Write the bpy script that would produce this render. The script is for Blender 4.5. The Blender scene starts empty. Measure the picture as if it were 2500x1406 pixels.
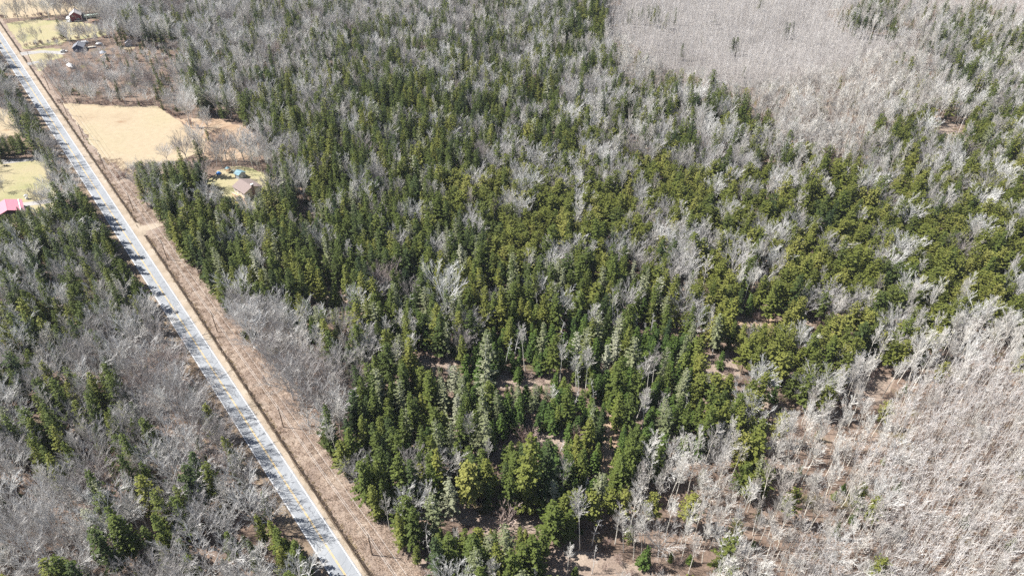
import bpy, math, random
import numpy as np
from math import sin, cos, pi, radians, atan2, hypot, sqrt
from mathutils import Vector, Matrix

# ------------------------------------------------------------------ camera, sky, sun, exposure
scene = bpy.context.scene
COL = scene.collection
CAM_H, FPX, PITCH = 190.0, 1785.0, radians(38)      # height in metres, focal length in photo pixels (2500 wide)
cam = bpy.data.cameras.new('camera')
cam.sensor_width = 36.0
cam.lens = 36.0 * FPX / 2500.0
cam.clip_end = 6000
camo = bpy.data.objects.new('camera', cam)
COL.objects.link(camo)
camo.location = (0, 0, CAM_H)
camo.rotation_euler = (pi / 2 - PITCH, 0, 0)
scene.camera = camo

SUN_AZ, SUN_EL = radians(-82), radians(50)
w = bpy.data.worlds.new('World')
scene.world = w
w.use_nodes = True
nt = w.node_tree
sky = nt.nodes.new('ShaderNodeTexSky')
sky.sky_type = 'NISHITA'
sky.sun_disc = False
sky.sun_elevation = SUN_EL
sky.sun_rotation = SUN_AZ
bg = nt.nodes['Background']
bg.inputs['Strength'].default_value = 0.055
nt.links.new(sky.outputs[0], bg.inputs['Color'])
sun = bpy.data.lights.new('sun', 'SUN')
sun.energy = 5.0
sun.angle = radians(0.53)
sun.color = (1.0, 0.965, 0.91)
suno = bpy.data.objects.new('sun', sun)
COL.objects.link(suno)
sdir = Vector((sin(SUN_AZ) * cos(SUN_EL), cos(SUN_AZ) * cos(SUN_EL), sin(SUN_EL)))
suno.rotation_euler = sdir.to_track_quat('Z', 'Y').to_euler()
suno.location = (0, 0, 300)
scene.view_settings.view_transform = 'Standard'
scene.view_settings.look = 'None'
scene.view_settings.gamma = 1.0
scene.view_settings.exposure = 1.0
cy = scene.cycles
cy.max_bounces = 5
cy.diffuse_bounces = 3
cy.glossy_bounces = 1
cy.transmission_bounces = 3
cy.transparent_max_bounces = 4
cy.volume_bounces = 0
cy.caustics_reflective = cy.caustics_refractive = False
cy.use_denoising = False
cy.sample_clamp_indirect = 4.0

# ------------------------------------------------------------------ photo pixel <-> ground
def at(px, py, z=0.0):
    x = (px - 1250) / FPX
    v = (py - 703) / FPX
    k = (CAM_H - z) / (sin(PITCH) + v * cos(PITCH))
    return (x * k, (cos(PITCH) - v * sin(PITCH)) * k)

def pix(x, y, z=0.0):
    d = y * cos(PITCH) + (CAM_H - z) * sin(PITCH)
    return (1250 + FPX * x / d, 703 + FPX * ((CAM_H - z) * cos(PITCH) - y * sin(PITCH)) / d)

def tall(px, py, py2):
    x, y = at(px, py)
    lo, hi = 0, 70
    for _ in range(40):
        m = (lo + hi) / 2
        if pix(x, y, m)[1] > py2: lo = m
        else: hi = m
    return lo

RO = at(457, 848)
RT = radians(-37.87)
RD = (sin(RT), cos(RT))
RN = (cos(RT), -sin(RT))
def road(s, u):
    return (RO[0] + RD[0] * s + RN[0] * u, RO[1] + RD[1] * s + RN[1] * u)
def su(x, y):
    dx, dy = x - RO[0], y - RO[1]
    return (dx * RD[0] + dy * RD[1], dx * RN[0] + dy * RN[1])

def inside(x, y, poly):
    c = False
    n = len(poly)
    for i in range(n):
        x1, y1 = poly[i]
        x2, y2 = poly[i - 1]
        if (y1 > y) != (y2 > y) and x < (x2 - x1) * (y - y1) / (y2 - y1) + x1:
            c = not c
    return c

# ------------------------------------------------------------------ materials
def new_mat(name):
    m = bpy.data.materials.new(name)
    m.use_nodes = True
    n = m.node_tree
    n.nodes.clear()
    out = n.nodes.new('ShaderNodeOutputMaterial')
    b = n.nodes.new('ShaderNodeBsdfPrincipled')
    n.links.new(b.outputs[0], out.inputs[0])
    b.inputs['Specular IOR Level'].default_value = 0.2
    return m, n, b

def c4(c): return (c[0], c[1], c[2], 1.0)

def noise(n, scale, detail=4, coord='Object', rough=0.55, stretch=None):
    tc = n.nodes.new('ShaderNodeTexCoord')
    src = tc.outputs[coord]
    if stretch:
        mp = n.nodes.new('ShaderNodeMapping')
        mp.inputs['Rotation'].default_value = (0, 0, stretch[1])
        mp.inputs['Scale'].default_value = stretch[0]
        n.links.new(src, mp.inputs[0])
        src = mp.outputs[0]
    t = n.nodes.new('ShaderNodeTexNoise')
    t.inputs['Scale'].default_value = scale
    t.inputs['Detail'].default_value = detail
    t.inputs['Roughness'].default_value = rough
    n.links.new(src, t.inputs['Vector'])
    return t.outputs['Fac']

def ramp(n, fac, stops):
    r = n.nodes.new('ShaderNodeValToRGB')
    e = r.color_ramp.elements
    e[0].position, e[0].color = stops[0][0], c4(stops[0][1])
    e[1].position, e[1].color = stops[-1][0], c4(stops[-1][1])
    for p, c in stops[1:-1]:
        k = e.new(p)
        k.color = c4(c)
    n.links.new(fac, r.inputs[0])
    return r.outputs[0]

def mix(n, a, b, fac, mode='MIX'):
    m = n.nodes.new('ShaderNodeMix')
    m.data_type = 'RGBA'
    m.blend_type = mode
    for v, s in ((fac, m.inputs[0]), (a, m.inputs[6]), (b, m.inputs[7])):
        if isinstance(v, (int, float)): s.default_value = v
        elif isinstance(v, tuple): s.default_value = c4(v)
        else: n.links.new(v, s)
    return m.outputs[2]

def bump(n, b, fac, strength, dist):
    k = n.nodes.new('ShaderNodeBump')
    k.inputs['Strength'].default_value = strength
    k.inputs['Distance'].default_value = dist
    n.links.new(fac, k.inputs['Height'])
    n.links.new(k.outputs[0], b.inputs['Normal'])

def ground_mat(name, big, small, sb=0.05, ss=1.2, bstr=0.6, rough=0.95, patches=None):
    """big: ramp stops over a slow noise, small: multiply stops over a fine noise"""
    m, n, b = new_mat(name)
    c = ramp(n, noise(n, sb, 5), big)
    f = noise(n, ss, 6, rough=0.7)
    c = mix(n, c, ramp(n, f, small), 1.0, 'MULTIPLY')
    if patches:
        col, sc, lo, hi, st = patches
        mask = ramp(n, noise(n, sc, 4, stretch=st), [(lo, (0, 0, 0)), (hi, (1, 1, 1))])
        c = mix(n, c, col, mask)
    n.links.new(c, b.inputs['Base Color'])
    b.inputs['Roughness'].default_value = rough
    if bstr: bump(n, b, f, bstr, 0.3)
    return m

def plain(name, col, rough=0.6, var=0.15, scale=3.0, metal=0.0, spec=0.3):
    m, n, b = new_mat(name)
    f = noise(n, scale, 4)
    c = mix(n, tuple(x * (1 - var) for x in col), tuple(min(1, x * (1 + var)) for x in col), f)
    n.links.new(c, b.inputs['Base Color'])
    b.inputs['Roughness'].default_value = rough
    b.inputs['Metallic'].default_value = metal
    b.inputs['Specular IOR Level'].default_value = spec
    return m

def own_tint(n, oi):
    """each plant's own tint, 0..1: partly its own, partly shared with the plants around it"""
    t = n.nodes.new('ShaderNodeTexNoise')
    t.inputs['Scale'].default_value = 0.03
    t.inputs['Detail'].default_value = 3
    n.links.new(oi.outputs['Location'], t.inputs['Vector'])
    a = n.nodes.new('ShaderNodeMath'); a.operation = 'MULTIPLY_ADD'
    a.inputs[1].default_value = 1.4; a.inputs[2].default_value = -0.45
    n.links.new(t.outputs['Fac'], a.inputs[0])
    b = n.nodes.new('ShaderNodeMath'); b.operation = 'MULTIPLY_ADD'
    b.inputs[1].default_value = 0.72
    n.links.new(oi.outputs['Random'], b.inputs[0]); n.links.new(a.outputs[0], b.inputs[2])
    return b.outputs[0]

def leaf_mat(name, dark, light, alt, transl=0.22, patch=0.02):
    """foliage: each tree has its own tint between dark, light and alt; needles vary finely"""
    m, n, b = new_mat(name)
    oi = n.nodes.new('ShaderNodeObjectInfo')
    c = ramp(n, own_tint(n, oi), [(0.05, dark), (0.5, light), (0.7, light), (0.95, alt)])
    f = noise(n, 2.2, 3)
    c = mix(n, c, ramp(n, f, [(0.3, (0.6, 0.62, 0.6)), (0.7, (1.35, 1.3, 1.2))]), 1.0, 'MULTIPLY')
    n.links.new(c, b.inputs['Base Color'])
    b.inputs['Roughness'].default_value = 0.65
    tr = n.nodes.new('ShaderNodeBsdfTranslucent')
    n.links.new(c, tr.inputs[0])
    ms = n.nodes.new('ShaderNodeMixShader')
    ms.inputs[0].default_value = transl
    n.links.new(b.outputs[0], ms.inputs[1])
    n.links.new(tr.outputs[0], ms.inputs[2])
    out = [x for x in n.nodes if x.type == 'OUTPUT_MATERIAL'][0]
    n.links.new(ms.outputs[0], out.inputs[0])
    return m

def bark_mat(name, a, bcol, scale=1.5, brown=None):
    m, n, b = new_mat(name)
    oi = n.nodes.new('ShaderNodeObjectInfo')
    c = ramp(n, own_tint(n, oi), [(0.1, a), (0.9, bcol)] if not brown else [(0.02, brown), (0.3, a), (0.9, bcol)])
    f = noise(n, scale, 3)
    c = mix(n, c, ramp(n, f, [(0.3, (0.75, 0.75, 0.75)), (0.7, (1.15, 1.15, 1.15))]), 1.0, 'MULTIPLY')
    n.links.new(c, b.inputs['Base Color'])
    b.inputs['Roughness'].default_value = 0.85
    return m

M = {}
M['litter'] = ground_mat('leaf_litter', [(0.3, (0.13, 0.095, 0.075)), (0.5, (0.20, 0.148, 0.118)), (0.7, (0.27, 0.21, 0.17))],
                         [(0.25, (0.45, 0.45, 0.45)), (0.75, (1.35, 1.3, 1.25))], 0.06, 0.9, 0.8,
                         patches=((0.10, 0.10, 0.035), 0.07, 0.58, 0.72, None))
M['field'] = ground_mat('dry_grass', [(0.3, (0.34, 0.265, 0.18)), (0.5, (0.385, 0.318, 0.22)), (0.7, (0.365, 0.312, 0.205))],
                        [(0.2, (0.84, 0.82, 0.80)), (0.8, (1.12, 1.12, 1.12))], 0.025, 0.35, 0.3,
                        patches=((0.26, 0.165, 0.10), 0.05, 0.64, 0.78, ((1, 3, 1), 0.6)))
M['field_edge'] = ground_mat('trampled_dry_grass', [(0.3, (0.27, 0.18, 0.125)), (0.5, (0.38, 0.28, 0.195)), (0.7, (0.42, 0.34, 0.25))],
                             [(0.2, (0.65, 0.62, 0.6)), (0.8, (1.2, 1.2, 1.2))], 0.09, 0.9, 0.5)
M['lawn'] = ground_mat('spring_lawn', [(0.3, (0.37, 0.312, 0.215)), (0.52, (0.35, 0.312, 0.19)), (0.74, (0.26, 0.265, 0.13))],
                       [(0.2, (0.75, 0.75, 0.72)), (0.8, (1.18, 1.18, 1.12))], 0.05, 0.9, 0.3)
M['row'] = ground_mat('cut_brush_ground', [(0.3, (0.23, 0.178, 0.148)), (0.5, (0.31, 0.245, 0.20)), (0.7, (0.39, 0.32, 0.26))],
                      [(0.25, (0.5, 0.48, 0.46)), (0.75, (1.3, 1.3, 1.3))], 0.12, 1.6, 0.8)
M['pale_floor'] = ground_mat('pale_dead_grass', [(0.3, (0.16, 0.15, 0.145)), (0.5, (0.23, 0.215, 0.205)), (0.7, (0.30, 0.28, 0.265))],
                             [(0.25, (0.7, 0.68, 0.68)), (0.75, (1.2, 1.2, 1.2))], 0.03, 0.6, 0.3)
M['verge'] = ground_mat('roadside_verge', [(0.3, (0.17, 0.125, 0.09)), (0.5, (0.25, 0.19, 0.14)), (0.7, (0.33, 0.26, 0.18))],
                        [(0.25, (0.5, 0.5, 0.5)), (0.75, (1.25, 1.25, 1.25))], 0.15, 1.6, 0.7)
M['gravel'] = ground_mat('gravel', [(0.3, (0.30, 0.245, 0.185)), (0.5, (0.38, 0.315, 0.245)), (0.7, (0.43, 0.37, 0.30))],
                         [(0.2, (0.75, 0.75, 0.75)), (0.8, (1.15, 1.15, 1.15))], 0.15, 2.5, 0.3)
M['drive'] = ground_mat('grey_gravel', [(0.3, (0.30, 0.29, 0.28)), (0.7, (0.42, 0.40, 0.38))],
                        [(0.2, (0.8, 0.8, 0.8)), (0.8, (1.12, 1.12, 1.12))], 0.15, 2.5, 0.2)
M['ditch'] = ground_mat('wet_ditch', [(0.3, (0.022, 0.016, 0.012)), (0.7, (0.06, 0.043, 0.03))],
                        [(0.25, (0.5, 0.5, 0.5)), (0.75, (1.3, 1.3, 1.3))], 0.5, 2.5, 0.6)

def asphalt():
    m, n, b = new_mat('old_asphalt')
    g = RT
    c = ramp(n, noise(n, 0.12, 5), [(0.3, (0.255, 0.27, 0.29)), (0.55, (0.29, 0.305, 0.325)), (0.75, (0.32, 0.333, 0.35))])
    tracks = ramp(n, noise(n, 1.0, 2, stretch=((0.9, 0.012, 1), RT)), [(0.35, (0.93, 0.93, 0.935)), (0.65, (1.04, 1.04, 1.04))])
    c = mix(n, c, tracks, 1.0, 'MULTIPLY')
    c = mix(n, c, ramp(n, noise(n, 3.0, 5, rough=0.7), [(0.3, (0.93, 0.93, 0.93)), (0.7, (1.06, 1.06, 1.06))]), 1.0, 'MULTIPLY')
    # cracks: thin dark wandering lines
    tc = n.nodes.new('ShaderNodeTexCoord')
    v = n.nodes.new('ShaderNodeTexVoronoi')
    v.feature = 'DISTANCE_TO_EDGE'
    v.inputs['Scale'].default_value = 0.16
    nz = n.nodes.new('ShaderNodeTexNoise')
    nz.inputs['Scale'].default_value = 0.5
    nz.inputs['Detail'].default_value = 4
    n.links.new(tc.outputs['Object'], nz.inputs['Vector'])
    add = n.nodes.new('ShaderNodeMix'); add.data_type = 'RGBA'; add.blend_type = 'ADD'
    add.inputs[0].default_value = 1.0
    sc = n.nodes.new('ShaderNodeVectorMath'); sc.operation = 'SCALE'; sc.inputs['Scale'].default_value = 3.0
    n.links.new(nz.outputs['Color'], sc.inputs[0])
    n.links.new(tc.outputs['Object'], add.inputs[6]); n.links.new(sc.outputs[0], add.inputs[7])
    n.links.new(add.outputs[2], v.inputs['Vector'])
    crack = ramp(n, v.outputs['Distance'], [(0.006, (0.55, 0.55, 0.57)), (0.016, (1, 1, 1))])
    c = mix(n, c, crack, 1.0, 'MULTIPLY')
    n.links.new(c, b.inputs['Base Color'])
    b.inputs['Roughness'].default_value = 0.85
    return m
M['asphalt'] = asphalt()

def paint(name, col):
    m, n, b = new_mat(name)
    f = ramp(n, noise(n, 1.3, 5, rough=0.75), [(0.36, (0.36, 0.37, 0.39)), (0.5, col)])
    n.links.new(f, b.inputs['Base Color'])
    b.inputs['Roughness'].default_value = 0.7
    return m
M['white_paint'] = paint('worn_white_paint', (0.75, 0.75, 0.75))
M['yellow_paint'] = paint('worn_yellow_paint', (0.62, 0.42, 0.12))

M['spruce'] = leaf_mat('spruce_needles', (0.032, 0.058, 0.028), (0.100, 0.132, 0.028), (0.19, 0.205, 0.045))
M['olive'] = leaf_mat('olive_needles', (0.065, 0.095, 0.028), (0.150, 0.172, 0.036), (0.24, 0.245, 0.065))
M['pale'] = leaf_mat('lichen_needles', (0.13, 0.16, 0.07), (0.21, 0.23, 0.13), (0.34, 0.35, 0.27))
M['fir'] = leaf_mat('fir_needles', (0.045, 0.085, 0.028), (0.09, 0.145, 0.03), (0.16, 0.20, 0.045))
M['bark_dark'] = bark_mat('conifer_bark', (0.13, 0.10, 0.085), (0.24, 0.21, 0.19))
M['bark_grey'] = bark_mat('maple_bark', (0.46, 0.44, 0.42), (0.70, 0.685, 0.66))
M['twig_grey'] = bark_mat('maple_twigs', (0.38, 0.355, 0.34), (0.72, 0.71, 0.685), 0.4, brown=(0.30, 0.235, 0.215))
M['bark_pale'] = bark_mat('aspen_bark', (0.68, 0.64, 0.56), (0.82, 0.78, 0.70))
M['twig_pale'] = bark_mat('aspen_twigs', (0.50, 0.465, 0.43), (0.74, 0.715, 0.67), 0.4, brown=(0.40, 0.34, 0.30))
M['bark_sap'] = bark_mat('sapling_bark', (0.56, 0.525, 0.48), (0.74, 0.71, 0.66))
M['twig_sap'] = bark_mat('sapling_twigs', (0.42, 0.39, 0.375), (0.66, 0.63, 0.61), 0.4)
M['twig_red'] = bark_mat('shrub_twigs', (0.28, 0.19, 0.17), (0.52, 0.42, 0.37), 0.4)
M['dead'] = bark_mat('dead_wood', (0.58, 0.56, 0.53), (0.76, 0.74, 0.70))
M['blade'] = bark_mat('dry_brush', (0.30, 0.20, 0.155), (0.52, 0.41, 0.32), 0.4)
M['straw'] = bark_mat('dry_tussock', (0.30, 0.22, 0.12), (0.50, 0.40, 0.22), 0.4)
M['bush'] = leaf_mat('low_green_shrub', (0.06, 0.075, 0.02), (0.12, 0.13, 0.035), (0.20, 0.20, 0.07))

# ------------------------------------------------------------------ mesh helpers
class MB:
    def __init__(self): self.v, self.f = [], []
    def face(self, pts):
        k = len(self.v)
        self.v += [tuple(p) for p in pts]
        self.f.append(tuple(range(k, k + len(pts))))
    def box(self, x0, x1, y0, y1, z0, z1):
        k = len(self.v)
        self.v += [(x0, y0, z0), (x1, y0, z0), (x1, y1, z0), (x0, y1, z0), (x0, y0, z1), (x1, y0, z1), (x1, y1, z1), (x0, y1, z1)]
        for q in ((0, 3, 2, 1), (4, 5, 6, 7), (0, 1, 5, 4), (1, 2, 6, 5), (2, 3, 7, 6), (3, 0, 4, 7)):
            self.f.append(tuple(k + i for i in q))
    def prism(self, prof, axis, a0, a1):
        """profile of 2D points extruded along an axis ('x': profile is y,z; 'y': profile is x,z; 'z': x,y)"""
        def P(p, a):
            return (a, p[0], p[1]) if axis == 'x' else (p[0], a, p[1]) if axis == 'y' else (p[0], p[1], a)
        k, n = len(self.v), len(prof)
        self.v += [P(p, a0) for p in prof] + [P(p, a1) for p in prof]
        self.f.append(tuple(k + i for i in range(n))[::-1])
        self.f.append(tuple(k + n + i for i in range(n)))
        for i in range(n):
            j = (i + 1) % n
            self.f.append((k + i, k + j, k + n + j, k + n + i))
    def tube(self, pts, rads, sides=3, cap=False):
        k = len(self.v)
        n = len(pts)
        for i, p in enumerate(pts):
            a = pts[max(i - 1, 0)]
            b = pts[min(i + 1, n - 1)]
            dx, dy, dz = b[0] - a[0], b[1] - a[1], b[2] - a[2]
            l = sqrt(dx * dx + dy * dy + dz * dz) or 1.0
            dx, dy, dz = dx / l, dy / l, dz / l
            if abs(dz) < 0.9: ux, uy, uz = dy, -dx, 0.0
            else: ux, uy, uz = 0.0, dz, -dy
            l = sqrt(ux * ux + uy * uy + uz * uz) or 1.0
            ux, uy, uz = ux / l, uy / l, uz / l
            vx, vy, vz = dy * uz - dz * uy, dz * ux - dx * uz, dx * uy - dy * ux
            r = rads[i]
            for s in range(sides):
                t = 2 * pi * s / sides
                c, d = cos(t) * r, sin(t) * r
                self.v.append((p[0] + ux * c + vx * d, p[1] + uy * c + vy * d, p[2] + uz * c + vz * d))
        for i in range(n - 1):
            for s in range(sides):
                t = (s + 1) % sides
                a = k + i * sides
                self.f.append((a + s, a + t, a + sides + t, a + sides + s))
        if cap:
            self.f.append(tuple(k + (n - 1) * sides + s for s in range(sides)))
            self.f.append(tuple(k + s for s in range(sides))[::-1])
    def cyl(self, x, y, z0, z1, r, sides=12, r2=None):
        self.tube([(x, y, z0), (x, y, z1)], [r, r if r2 is None else r2], sides, True)
    def disc_wheel(self, x, y, z, r, wd, sides=14):
        self.tube([(x - wd / 2, y, z), (x + wd / 2, y, z)], [r, r], sides, True)
    def mesh(self, name, mat, smooth=False):
        me = bpy.data.meshes.new(name)
        me.from_pydata(self.v, [], self.f)
        me.materials.append(mat)
        if smooth: me.polygons.foreach_set('use_smooth', [True] * len(me.polygons))
        me.update()
        return me
    def build(self, name, mat, parent=None, smooth=False):
        return link(name, self.mesh(name, mat, smooth), parent)

def link(name, data, parent=None):
    o = bpy.data.objects.new(name, data)
    COL.objects.link(o)
    if parent is not None: o.parent = parent
    return o

def tag(o, label=None, cat=None, group=None, kind=None):
    for k, v in (('label', label), ('category', cat), ('group', group), ('kind', kind)):
        if v: o[k] = v
    return o

def empty(name, x, y, z=0, rz=0, label=None, cat=None, group=None):
    o = link(name, None)
    o.location = (x, y, z)
    o.rotation_euler = (0, 0, rz)
    return tag(o, label, cat, group)

# ------------------------------------------------------------------ tree builders: (trunk mesh, crown mesh)
def wob(rng, a): return rng.uniform(-a, a)

def conifer(rng, H, R, zb, nb, droop, size, top=0.75, ragged=0.25, gaps=0.0, flat=0.0, twiggy=0.0, matn='spruce', barkn='bark_dark', bare=0):
    tr, cr = MB(), MB()
    lean = (wob(rng, .25), wob(rng, .25))
    tp = [(lean[0] * (i / 5) ** 2, lean[1] * (i / 5) ** 2, H * i / 5) for i in range(6)]
    tr.tube(tp, [max(0.02, H * 0.010 * (1 - i / 5.3)) for i in range(6)], 5)
    def axis(z):
        q = (z / H) ** 2
        return lean[0] * q, lean[1] * q
    for _ in range(bare):                                      # dead snags below the crown
        z = rng.uniform(zb * 0.35, zb)
        a = rng.uniform(0, 2 * pi); l = rng.uniform(.5, 1.5)
        ax, ay = axis(z)
        tr.tube([(ax, ay, z), (ax + cos(a) * l, ay + sin(a) * l, z - .25 * l)], [.03, .015], 3)
    a = rng.uniform(0, 6)
    gapz = [(rng.uniform(0, 2 * pi), rng.uniform(zb, H * .8), rng.uniform(.8, 1.6)) for _ in range(int(gaps))]
    for i in range(nb):
        t = (i + rng.random()) / nb
        t = 1 - (1 - t) ** 0.85
        z = zb + (H - zb) * t
        a += 2.399 + wob(rng, .5)
        prof = (1 - t) ** top * min(1.0, 0.55 + t * 3.2)
        if flat: prof = prof * (1 - flat) + flat * sqrt(max(0.0, 1 - (2 * max(t, .02) - .85) ** 2)) * .9
        L = R * prof * rng.uniform(1 - ragged * 1.6, 1 + ragged) + 0.25
        if any(abs((a - g + pi) % (2 * pi) - pi) < .8 and abs(z - gz) < gh for g, gz, gh in gapz): L *= .45
        sl = droop * (1 - t) + 0.75 * t ** 2.2 + wob(rng, .15)   # slope of the branch
        ax, ay = axis(z)
        ca, sa_ = cos(a), sin(a)
        n = max(2, int(L / (size * .62)))
        if twiggy and rng.random() < twiggy:
            cr_pts = [(ax, ay, z), (ax + ca * L * .6, ay + sa_ * L * .6, z + sl * L * .6), (ax + ca * L, ay + sa_ * L, z + sl * L + .15)]
            tr.tube(cr_pts, [.035, .022, .012], 3)
        for k in range(n):
            s = (k + rng.uniform(.3, 1.0)) / n
            r = L * s
            up = sl * r + (s * s) * L * .18                      # tips turn up
            px_, py_, pz = ax + ca * r, ay + sa_ * r, z + up
            for side in ((-1, 0, 1) if k < n - 1 else (-1, 1, 0, 0)):
                if gaps and rng.random() < .12: continue
                b = a + side * rng.uniform(.5, 1.2) + wob(rng, .3)
                ln = size * rng.uniform(.65, 1.25) * (1 - .25 * t)
                wd = ln * rng.uniform(.34, .52)
                dz = rng.uniform(-.5, .15) - .12 * abs(side)
                cb, sb = cos(b), sin(b)
                tilt = wob(rng, .55)
                ex, ey, ez = px_ + cb * ln, py_ + sb * ln, pz + dz * ln
                mx, my, mz = px_ + cb * ln * .45, py_ + sb * ln * .45, pz + dz * ln * .35 + .05
                wx, wy, wz = -sb * wd, cb * wd, tilt * wd
                k0 = len(cr.v)
                cr.v += [(px_, py_, pz), (mx + wx, my + wy, mz + wz), (ex, ey, ez), (mx - wx, my - wy, mz - wz - .08)]
                cr.f += [(k0, k0 + 1, k0 + 2), (k0, k0 + 2, k0 + 3)]
    # leader
    ax, ay = axis(H)
    for k in range(5):
        b = rng.uniform(0, 6.28)
        z = H - rng.uniform(0, .9)
        k0 = len(cr.v)
        cr.v += [(ax, ay, z - .2), (ax + cos(b) * .22, ay + sin(b) * .22, z), (ax, ay, z + .45)]
        cr.f += [(k0, k0 + 1, k0 + 2)]
    return tr.mesh('trunk', M[barkn]), cr.mesh('crown', M[matn])

def bend(rng, p, d, L, n, r0, r1, wander, lift):
    pts, rad = [p], [r0]
    d = Vector(d).normalized()
    p = Vector(p)
    for i in range(n):
        d = (d + Vector((wob(rng, wander), wob(rng, wander), wob(rng, wander) + lift))).normalized()
        p = p + d * (L / n)
        pts.append(tuple(p))
        rad.append(r0 + (r1 - r0) * (i + 1) / n)
    return pts, rad, d

def off(rng, d, ang, az):
    d = Vector(d).normalized()
    s = d.cross(Vector((0, 0, 1)) if abs(d.z) < .95 else Vector((1, 0, 0))).normalized()
    t = d.cross(s)
    return d * cos(ang) + (s * cos(az) + t * sin(az)) * sin(ang)

def along(pts, t):
    f = t * (len(pts) - 1)
    i = min(int(f), len(pts) - 2)
    f -= i
    a, b = pts[i], pts[i + 1]
    return tuple(a[j] + (b[j] - a[j]) * f for j in range(3)), (b[0] - a[0], b[1] - a[1], b[2] - a[2])

def sprout(rng, mb, pts, levels, lv, L, r, lift, wander):
    """levels: list of (count, t0, angle lo, angle hi, length ratio, segments)"""
    if lv >= len(levels): return
    cnt, t0, alo, ahi, ratio, seg = levels[lv]
    az = rng.uniform(0, 6.28)
    for i in range(cnt):
        t = t0 + (1 - t0) * (i + rng.random()) / cnt
        p, d = along(pts, min(t, .999))
        az += 2.4 + wob(rng, .5)
        nd = off(rng, d, rng.uniform(alo, ahi), az)
        l = L * ratio * rng.uniform(.65, 1.25) * (1.15 - .5 * t)
        r0 = max(r * .55, MINR)
        q, rd, _ = bend(rng, p, nd, l, seg, r0, max(r0 * .45, MINR * .7), wander, lift)
        mb.tube(q, rd, 3)
        sprout(rng, mb, q, levels, lv + 1, l, r0 * .8, lift, wander)

MINR = 0.022
def maple(rng, H, fork=.33, nl=7, vase=.55, matn='twig_grey', barkn='bark_grey'):
    tr, cr = MB(), MB()
    r0 = H * .015
    pts, rd, d = bend(rng, (0, 0, -.1), (wob(rng, .06), wob(rng, .06), 1), H * fork + .1, 3, r0, r0 * .75, .05, .1)
    tr.tube(pts, rd, 6)
    top = pts[-1]
    L = H * (1 - fork) * 1.08
    for i in range(nl):
        az = 2 * pi * (i + rng.random() * .6) / nl
        an = vase * rng.uniform(.7, 1.25) if i else .08
        p = along(pts, rng.uniform(.72, .999))[0] if i > 2 else top
        nd = Vector((cos(az) * sin(an), sin(az) * sin(an), cos(an)))
        l = L * rng.uniform(.78, 1.0) * (1 - .15 * an)
        q, rr, _ = bend(rng, p, nd, l, 5, r0 * .55, .03, .10, .03)
        tr.tube(q[:4], rr[:4], 4)
        cr.tube(q[3:], rr[3:], 3)
        sprout(rng, cr, q, [(7, .2, .35, .75, .46, 3), (6, .2, .25, .6, .50, 2), (5, .15, .2, .5, .60, 1)], 0, l, r0 * .42, .07, .08)
    return tr.mesh('trunk', M[barkn]), cr.mesh('crown', M[matn])

def aspen(rng, H, zb=.45, nb=16, matn='twig_pale', barkn='bark_pale', lean=.05, lim=.20):
    tr, cr = MB(), MB()
    r0 = H * .0088
    pts, rd, _ = bend(rng, (0, 0, -.1), (wob(rng, lean), wob(rng, lean), 1), H, 6, r0, MINR, .045, .06)
    tr.tube(pts, rd, 5)
    az = rng.uniform(0, 6)
    for i in range(nb):
        t = zb + (.97 - zb) * (i + rng.random()) / nb
        p, d = along(pts, t)
        az += 2.4 + wob(rng, .6)
        an = rng.uniform(.35, .8)
        nd = off(rng, d, an, az)
        l = H * lim * rng.uniform(.6, 1.15) * (1.25 - .75 * (t - zb) / (1 - zb))
        q, rr, _ = bend(rng, p, nd, l, 4, r0 * .36 * (1.3 - t), MINR * .8, .14, .10)
        cr.tube(q, rr, 3)
        sprout(rng, cr, q, [(7, .15, .25, .6, .5, 2), (5, .15, .2, .5, .55, 1)], 0, l, MINR * 1.6, .12, .10)
    return tr.mesh('trunk', M[barkn]), cr.mesh('crown', M[matn])

def sapling(rng, H, nb=9):
    tr, cr = MB(), MB()
    r0 = .078
    pts, rd, _ = bend(rng, (0, 0, -.1), (wob(rng, .05), wob(rng, .05), 1), H, 4, r0, .03, .035, .05)
    tr.tube(pts, rd, 4)
    az = rng.uniform(0, 6)
    for i in range(nb):
        t = .6 + .38 * (i + rng.random()) / nb
        p, d = along(pts, t)
        az += 2.4 + wob(rng, .6)
        q, rr, _ = bend(rng, p, off(rng, d, rng.uniform(.35, .75), az), H * .13 * rng.uniform(.6, 1.2), 2, .04, .02, .1, .12)
        cr.tube(q, rr, 3)
        sprout(rng, cr, q, [(4, .15, .3, .7, .5, 1)], 0, H * .15, .036, .1, .12)
    return tr.mesh('trunk', M['bark_sap']), cr.mesh('crown', M['twig_sap'])

def shrub(rng, H, stems=7, matn='twig_red'):
    tr, cr = MB(), MB()
    for i in range(stems):
        az, an = rng.uniform(0, 6.28), rng.uniform(.1, .6)
        q, rr, _ = bend(rng, (wob(rng, .3), wob(rng, .3), -.05), (cos(az) * sin(an), sin(az) * sin(an), cos(an)), H * rng.uniform(.7, 1), 3, .035, .02, .1, .06)
        tr.tube(q[:2], rr[:2], 3)
        cr.tube(q[1:], rr[1:], 3)
        sprout(rng, cr, q, [(8, .25, .3, .7, .4, 1), (4, .2, .3, .7, .5, 1)], 0, H, .03, .08, .12)
    return tr.mesh('stem', M[matn]), cr.mesh('crown', M[matn])

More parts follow.
